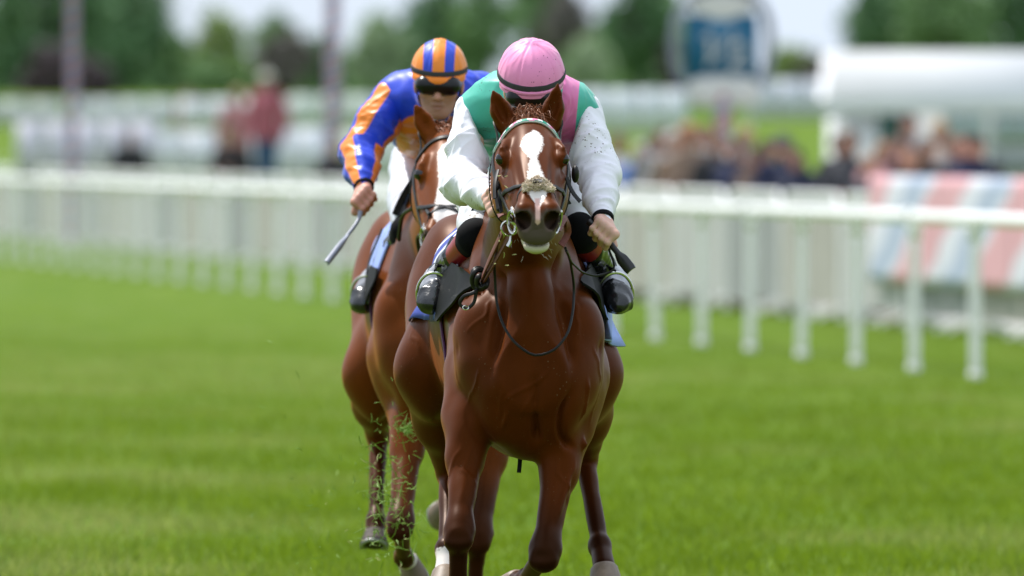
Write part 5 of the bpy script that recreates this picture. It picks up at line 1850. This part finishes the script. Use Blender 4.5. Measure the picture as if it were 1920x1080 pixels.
def bridle(hs, label, fine):
    H, bvh, R = hs['H'], hs['bvh'], hs['R']
    root = empty('bridle', tuple(H(.1, 0, .05)), label, 'bridle', 'bridles')
    lt = M['leather']
    # browband
    g = Geo()
    c = strap(g, bvh, [H(.085, -.115, -.05), H(.088, -.095, .02), H(.092, -.05, .06), H(.094, 0, .07), H(.092, .05, .06), H(.088, .095, .02), H(.085, .115, -.05)], .020, .006, 67 if fine else 25)
    if fine:
        me = g.mesh('browband')
        me.materials.append(M['tape_white']); me.materials.append(M['tape_green']); me.materials.append(M['tape_pink'])
        k = 0
        for i in range(66):
            for j in range(3):
                w_ = (i + j * 2) % 6; pk = ((i + j * 2) // 6) % 2
                mi = (1 if pk else 2) if w_ < 3 else (0 if j == 1 else 1)
                for _ in range(2):
                    if k < len(me.polygons): me.polygons[k].material_index = mi
                    k += 1
        link('browband', me, None, root)
    else:
        g.link('browband', lt, root)
    # headpiece, cheek straps, throat lash
    g = Geo(); strap(g, bvh, [H(.09, -.12, -.05), H(-.02, -.09, .0), H(-.055, 0, .04), H(-.02, .09, .0), H(.09, .12, -.05)], .022, .004, 30); g.link('headpiece', lt, root)
    for s_ in (-1, 1):
        g = Geo(); strap(g, bvh, [H(.09, s_ * .12, -.05), H(.22, s_ * .125, -.055), H(.36, s_ * .10, -.07), H(.455, s_ * .08, -.082)], .016, .004, 28); g.link('cheek_strap', lt, root)
        g = Geo()
        c, nr = snap(bvh, H(.478, s_ * .09, -.080), .010)
        ring(c, R[0] + R[1] * .35 * s_ + R[2] * -.1, .034, .0048, g); 
        rg = g.link('bit_ring', M['steel'], root)
        g = Geo(); g.tube([c + R[2] * .03, c + R[2] * .03 - R[1] * .035], .006, 6); g.tube([c - R[0] * s_ * .0, H(.49, s_ * .03, -.088)], .007, 6); g.link('mouthpiece', M['steel'], rg)
        g = Geo(); strap(g, bvh, [H(.10, s_ * .12, -.06), H(.16, s_ * .12, -.14), H(.20, s_ * .09, -.24), H(.20, s_ * .03, -.27)], .012, .003, 20, off=.003); g.link('throat_lash', lt, root)
    # crossed noseband
    for s_ in (-1, 1):
        g = Geo(); strap(g, bvh, [H(.33, s_ * .10, -.06), H(.385, s_ * .085, -.01), H(.425, s_ * .05, .035), H(.445, 0, .05), H(.475, s_ * -.042, .03), H(.492, s_ * -.062, -.01), H(.487, s_ * -.062, -.07), H(.47, s_ * -.04, -.12), H(.465, 0, -.135)], .013, .0035, 44); g.link('noseband', lt, root)
    if not fine:
        return root
    # sheepskin pad
    F = grid_for([H(.45, 0, .05)], .075, .003)
    pts = [snap(bvh, H(t, u, n), .010)[0] for t, u, n in ((.488, -.030, .03), (.465, -.021, .04), (.443, .002, .05), (.465, .025, .04), (.488, .036, .03))]
    chain(F, pts, [.009, .011, .012, .011, .009], .008)
    F.add(ell(snap(bvh, H(.468, .003, .04), .004)[0], (.016, .014, .011)), .01)
    v, q = F.mesh(1); n = normals(v, q)
    v = v + n * (vnoise(v * 210)[:, None] * .003 + vnoise(v * 80)[:, None] * .0055)
    pad = link('sheepskin_pad', mesh_np('sheepskin_pad', v, q), M['fleece'], root)
    g = Geo(); r2 = np.random.default_rng(8)
    for i in r2.integers(0, len(v), 800):
        d = unit(n[i] + r2.normal(0, .8, 3)); L = r2.uniform(.003, .007)
        g.tube([v[i], v[i] + d * L * .6 + r2.normal(0, .0012, 3), v[i] + d * L + r2.normal(0, .002, 3)], [.0022, .0018, .0010], 3)
    g.link('wool', M['fleece'], pad)
    g = Geo(); strap(g, bvh, [H(.470, -.020, .06), H(.462, .002, .062), H(.470, .022, .06)], .016, .004, 8, off=.019); g.link('noseband_keeper', lt, root)
    # round pad and loose strap ends on one cheek
    g = Geo(); g.ball(H(.258, .128, -.030), (.012, .022, .028), 10, R); g.link('cheek_pad', lt, root)
    g = Geo(); pts = spline([P(1063, 332, -.60), P(1070, 352, -.60), P(1080, 368, -.60), P(1089, 378, -.60)], 10); ribbon(g, pts, np.tile(V(.6, -.7, .3), (10, 1)), .014, .003); g.link('strap_end', lt, root)
    g = Geo()
    for a, b_ in (((933, 318), (927, 372)), ((930, 330), (934, 392)), ((938, 345), (940, 398))):
        pts = spline([P(*a, -.56), P((a[0] + b_[0]) / 2 - 3, (a[1] + b_[1]) / 2, -.60), P(*b_, -.63)], 9)
        ribbon(g, pts, np.tile(V(-.5, -.8, .1), (9, 1)), .012, .003)
    for c in ((931, 352), (936, 392), (1056, 372)): g.ball(P(*c, -.60), .009, 6)
    g.link('side_straps', lt, root)
    g = Geo(); ring(P(953, 428, -.69), V(.25, -1, .15), .021, .0035, g); g.tube(spline([P(958, 440, -.69), P(956, 455, -.69), P(952, 462, -.69)], 5), [.004, .004, .005, .006, .006], 6); g.link('bit_lever', M['steel'], root)
    return root


def soft_strap(name, label_parent, pts, nr, width, thick, mat, n=16):
    g = Geo(); pp = spline(pts, n); ribbon(g, pp, np.tile(np.asarray(nr, float), (n, 1)), width, thick)
    return g.link(name, M[mat], label_parent)


bridle(h1, 'black bridle of the leading horse with pink green and white browband and sheepskin noseband', True)
bridle(h2, 'plain black leather bridle on the second horse', False)

# reins of the leading horse
rr = empty('reins', tuple(P(905, 520, .0)), 'red brown rubber reins and hanging black loops on the leading horse', 'reins', 'reins')
soft_strap('rein', rr, [P(944, 428, -.62), P(928, 462, -.42), P(913, 495, -.22), P(902, 522, -.02)], V(-.25, -1, .3), .024, .005, 'rein_rubber')
soft_strap('rein', rr, [P(956, 438, -.64), P(938, 470, -.44), P(920, 502, -.22), P(906, 526, -.03)], V(-.25, -1, .3), .022, .005, 'rein_rubber')
soft_strap('rein', rr, [P(1046, 430, -.66), P(1062, 410, -.5), P(1064, 440, -.42), P(1052, 460, -.45)], V(.3, -1, .3), .020, .004, 'rein_rubber')
soft_strap('rein', rr, [P(940, 405, -.60), P(934, 392, -.35), P(932, 384, -.12)], V(-.3, -.9, .5), .019, .004, 'rein_rubber')
g = Geo()
for dx, dz, r_, sq in ((0, 0, .024, 1.35), (.008, -.006, .018, 1.2), (-.004, .006, .02, 1.5)):
    c = P(899, 524, -.03) + V(dx, -dx * 3, dz); pts, nn = [], []
    for a in np.linspace(0, 2 * math.pi, 26):
        pts.append(c + V(r_ * math.cos(a), .012 * math.sin(a * 2), r_ * sq * math.sin(a))); nn.append(V(.7 * math.cos(a), -1, .7 * math.sin(a)))
    ribbon(g, np.array(pts), np.array(nn), .015, .008)
g.link('rein_knot', M['leather'], rr)
soft_strap('rein_loop', rr, [P(899, 538, -.03), P(888, 548, -.04), P(868, 556, -.03), P(862, 570, -.02), P(872, 578, -.02), P(886, 570, -.03), P(893, 545, -.04)], V(-.3, -.9, .3), .010, .004, 'leather', 26)
g = Geo(); ring(P(873, 577, -.03), V(.2, -1, .2), .009, .002, g, .7, 12); g.link('buckle', M['steel'], rr)
g = Geo(); g.tube(spline([P(938, 440, -.55), P(931, 470, -.32), P(928, 520, -.10), P(932, 570, -.09), P(948, 618, -.13), P(974, 650, -.17), P(1002, 666, -.18), P(1035, 658, -.17), P(1060, 632, -.14), P(1073, 590, -.09), P(1076, 545, -.05), P(1071, 500, -.14), P(1060, 465, -.36)], 70), .0042, 7)
g.link('hanging_rein', M['leather'], rr)
g = Geo(); g.tube(spline([P(1062, 470, -.36), P(1078, 498, -.12), P(1100, 513, .0), P(1125, 516, .06), P(1150, 505, .08), P(1140, 462, .07)], 40), .0036, 7)
g.link('rein_end', M['leather'], rr)
gb = empty('breast_strap', tuple(P(974, 860, .22)), 'loose black strap end hanging below the leading horse\'s chest', 'strap')
soft_strap('strap_end', gb, [P(974, 838, .22), P(975, 862, .21), P(973, 886, .20)], V(0, -1, 0), .013, .005, 'leather')
# reins of the second horse
rr = empty('reins', tuple(P(775, 400, 2.95)), 'thin black reins of the second horse', 'reins', 'reins')
g = Geo(); g.tube(spline([P(806, 402, 2.53), P(790, 385, 2.80), P(770, 392, 3.10), P(752, 415, 3.35), P(748, 450, 3.45)], 24), .007, 6); g.link('rein', M['leather'], rr)
g = Geo(); g.tube(spline([P(808, 410, 2.53), P(800, 440, 2.85), P(786, 470, 3.15), P(800, 520, 3.15)], 24), .007, 6); g.link('rein', M['leather'], rr)


def body_hit(hs, Y, ang, off, zc=1.15):
    """point on the horse's side at depth Y (from the chest), ang from straight up, positive towards +X"""
    S, bvh = hs['S'], hs['bvh']
    c = S(0, Y, zc)
    d = V(math.sin(ang), 0, math.cos(ang))
    loc, nr, i, ds = bvh.ray_cast(Vector(c + d * 1.2), Vector(-d))
    if loc is None: return c + d * .3, d
    nr = np.array(nr); nr[1] *= .3
    return np.array(loc) + unit(nr) * off, unit(nr)


def saddle_set(hs, J, labels, pale, fwd):
    bvh = hs['bvh']
    # cloth
    ys = np.linspace(.56, 1.14, 20); aa = np.radians(np.linspace(-103, 116, 57))
    grid = np.zeros((20, 57, 3)); nn = np.zeros_like(grid)
    for i, y in enumerate(ys):
        for j, a in enumerate(aa):
            fl = max(0, abs(a) - 1.35)
            o_ = .010 + .040 * math.exp(-((abs(a) - .95) / .45) ** 2) * (i / 19) + fl * .02 + fl * .03 * math.sin(i * .9 + (2 if a > 0 else 0))
            grid[i, j], nn[i, j] = body_hit(hs, y, a, o_)
    for _ in range(2):
        grid[1:-1] = grid[1:-1] * .5 + (grid[:-2] + grid[2:]) * .25
    g = Geo(); g.sheet(grid[::-1], .006, nn[::-1])
    me = g.mesh('saddlecloth'); me.transform(Matrix.Identity(4))
    v = verts_of(me)
    c = hs['S'](0, .8, 0)
    if pale:
        attr(me, 'pale', np.full(len(v), 1.0)); attr(me, 'stripe', np.full(len(v), -1.0))
    else:
        attr(me, 'pale', np.clip((v[:, 0] - c[0]) * 20, -1, .55))
        blob = np.minimum(np.abs(((v[:, 2] * 11 + v[:, 1] * 5) % 1) - .5) - .33, (.16 - np.abs(v[:, 2] - 1.33)) * 1.2)
        edge = (hs['S'](0, .585, 0)[1] - v[:, 1]) * 8
        attr(me, 'stripe', np.clip(np.maximum(blob * 8, edge), -1, 1))
    o = link('saddlecloth', me, M['cloth_blue']); tag(o, labels[0], 'saddlecloth', 'saddlecloths')
    # saddle: seat, flaps, stirrups and their leathers, girth
    root = empty('saddle', tuple(hs['S'](0, .75, 1.58)), labels[1], 'saddle', 'racing saddles')
    ys = np.linspace(.50, .98, 14); aa = np.radians(np.linspace(-30, 30, 21)); grid = np.zeros((14, 21, 3)); nn = np.zeros_like(grid)
    for i, y in enumerate(ys):
        up = .020 + .018 * ((i / 13 * 2 - 1) ** 2)
        for j, a in enumerate(aa): grid[i, j], nn[i, j] = body_hit(hs, y, a, up)
    g = Geo(); g.sheet(grid[::-1], .02, nn[::-1]); g.link('seat', M['leather'], root)
    for s_ in (-1, 1):
        m, n = 15, 14; grid = np.zeros((m, n, 3)); nn = np.zeros_like(grid)
        for i in range(m):
            for j in range(n):
                f = j / (n - 1)
                a = math.radians(fwd[1] + (104 - fwd[1]) * f); bulge = math.sin(math.pi * min(1, .15 + f * .9)) ** .8
                y0 = .50 - fwd[0] * bulge; y1 = .84 - .10 * f
                fr = i / (m - 1)
                p, nr = body_hit(hs, y0 + (y1 - y0) * fr, s_ * a, .020 + .012 * (1 - fr))
                grid[i, j], nn[i, j] = p, nr
        for _ in range(3):
            grid[1:-1] = grid[1:-1] * .5 + (grid[:-2] + grid[2:]) * .25
            grid[:, 1:-1] = grid[:, 1:-1] * .5 + (grid[:, :-2] + grid[:, 2:]) * .25
        g = Geo(); gr = grid if s_ > 0 else grid[::-1]; nr = nn if s_ > 0 else nn[::-1]
        g.sheet(gr[::-1], .007, nr[::-1]); g.link('flap', M['flap'], root)
        k = 0 if s_ < 0 else 1
        toe, an = np.asarray(J['toe'][k]), np.asarray(J['an'][k]); fd = unit(toe - an)
        g = Geo(); c = toe - fd * .045
        f3 = frame(fd); pts = []
        for a in np.linspace(0, 2 * math.pi, 33):
            x_, y_ = math.sin(a), -math.cos(a)
            y2 = max(y_, -.62) * .070
            pts.append(c + f3[0] * x_ * .054 + f3[2] * y2)
        g.tube(pts, .0052, 7); st = g.link('stirrup', M['steel'], root)
        top = body_hit(hs, .72, s_ * math.radians(44), .034)[0]
        soft_strap('stirrup_leather', root, [top, (top + c) / 2 + V(s_ * .02, 0, 0), c + f3[2] * .074], V(s_, -.4, 0), .014, .003, 'leather')
    g = Geo(); pts = [body_hit(hs, .62, a, .006, 1.1)[0] for a in np.radians(np.linspace(75, 285, 40))]; nr = [body_hit(hs, .62, a, .006, 1.1)[1] for a in np.radians(np.linspace(75, 285, 40))]
    ribbon(g, np.array(pts), np.array(nr), .08, .005); g.link('girth', M['girth'], root)


M['flap'] = pmat('charcoal_saddle_flap', (.011, .0115, .011), rough=.55, var=.3, scale=24, bump=.0015, bscale=90, spec=.05)
M['girth'] = pmat('purple_girth', (.10, .02, .10), rough=.7, var=.2)
saddle_set(h1, J1, ('dark blue saddlecloth with white lettering strokes under the leading jockey', 'black racing saddle under the leading jockey'), False, (.40, 60))
saddle_set(h2, J2, ('pale blue saddlecloth under the second jockey', 'black racing saddle under the second jockey'), True, (.08, 74))

# whips
def whip(label, pts, rad, tip, mat, k=1.0):
    root = empty('whip', tuple(pts[0]), label, 'whip', 'riding whips')
    g = Geo(); n = 30; g.tube(spline(pts, n), np.interp(np.linspace(0, 1, n), np.linspace(0, 1, len(rad)), rad), 10); g.link('shaft', M[mat], root)
    a, b_ = tip; d = unit(b_ - a); s_ = unit(np.cross(d, V(0, 1, 0.2)))
    g = Geo(); gr, nn = [], []
    for f in np.linspace(0, 1, 9):
        w_ = k * (.009 + .009 * min(1, f * 3)) * (1.0 if f < .95 else .9)
        nv = np.cross(s_, d); nv = nv if nv[1] < 0 else -nv
        gr.append([a + (b_ - a) * f + s_ * x * w_ + nv * (.008 * (1 - x * x)) for x in (-1, -.5, 0, .5, 1)]); nn.append([nv] * 5)
    g.sheet(np.array(gr), .013 * k, np.array(nn)); g.link('whip_flap', M[mat], root)


G1 = P(1132, 440, .09)
whip('short black padded whip in the leading jockey\'s hand', [G1 + V(-.045, .02, .040), G1, G1 + V(.030, -.012, -.040), G1 + V(.046, -.02, -.060)], [.0125, .0125, .010, .0095], (G1 + V(.040, -.02, -.055), G1 + V(.082, -.035, -.108)), 'whip')
G2 = P(681, 378, 3.47)
whip('long grey whip hanging from the second jockey\'s hand', [P(694, 360, 3.53), G2, P(672, 412, 3.40), P(648, 446, 3.33), P(630, 470, 3.27)], [.012, .011, .0065, .0065, .007], (P(652, 442, 3.33), P(613, 493, 3.20)), 'whip_grey', .6)

# ------------------------------------------------------------------ torn grass thrown up by the hooves
M['clip'] = pmat('torn_grass', (.16, .28, .025), rough=.6, var=.3, scale=40)
M['clip_pale'] = pmat('torn_pale_grass', (.42, .42, .16), rough=.6, var=.3, scale=40)
r = np.random.default_rng(12)


def blades(n, cx_, cy_, sx, sy, y0, y1, l0, l1, g):
    for k in range(n):
        p = P(r.normal(cx_, sx), r.normal(cy_, sy), r.uniform(y0, y1)); d = unit(r.normal(size=3)); L = r.uniform(l0, l1)
        if p[2] < .01: continue
        b = unit(np.cross(d, r.normal(size=3))); pts = spline([p - d * L / 2, p + b * L * .15, p + d * L / 2], 4)
        g.tube(pts, [.0008, .0017, .0014, .0004], 3)


g = Geo()
blades(85, 706, 935, 18, 60, 2.0, 3.1, .006, .06, g); blades(115, 746, 965, 22, 65, 1.9, 3.0, .006, .065, g)
blades(60, 735, 860, 28, 60, 1.9, 3.1, .012, .045, g); blades(50, 640, 930, 60, 90, 1.5, 4.5, .006, .03, g); blades(26, 540, 880, 90, 110, 1.0, 8, .01, .04, g)
tag(g.link('grass_clippings', M['clip']), kind='stuff')
g = Geo(); blades(38, 725, 960, 40, 70, 2.2, 4.5, .008, .03, g); blades(7, 945, 470, 14, 20, -.75, -.55, .012, .025, g); blades(4, 955, 350, 10, 12, -.72, -.70, .012, .02, g)
tag(g.link('pale_clippings', M['clip_pale']), kind='stuff')
g = Geo(); blades(48, 760, 804, 7, 5, 2.9, 3.0, .02, .05, g); blades(5, 744, 792, 4, 6, 2.9, 3.0, .03, .06, g); blades(6, 768, 812, 5, 6, 2.9, 3.0, .02, .04, g)
tag(g.link('turf_tuft', M['clip']), 'torn green tuft of turf flying in front of the second horse', 'grass tuft')
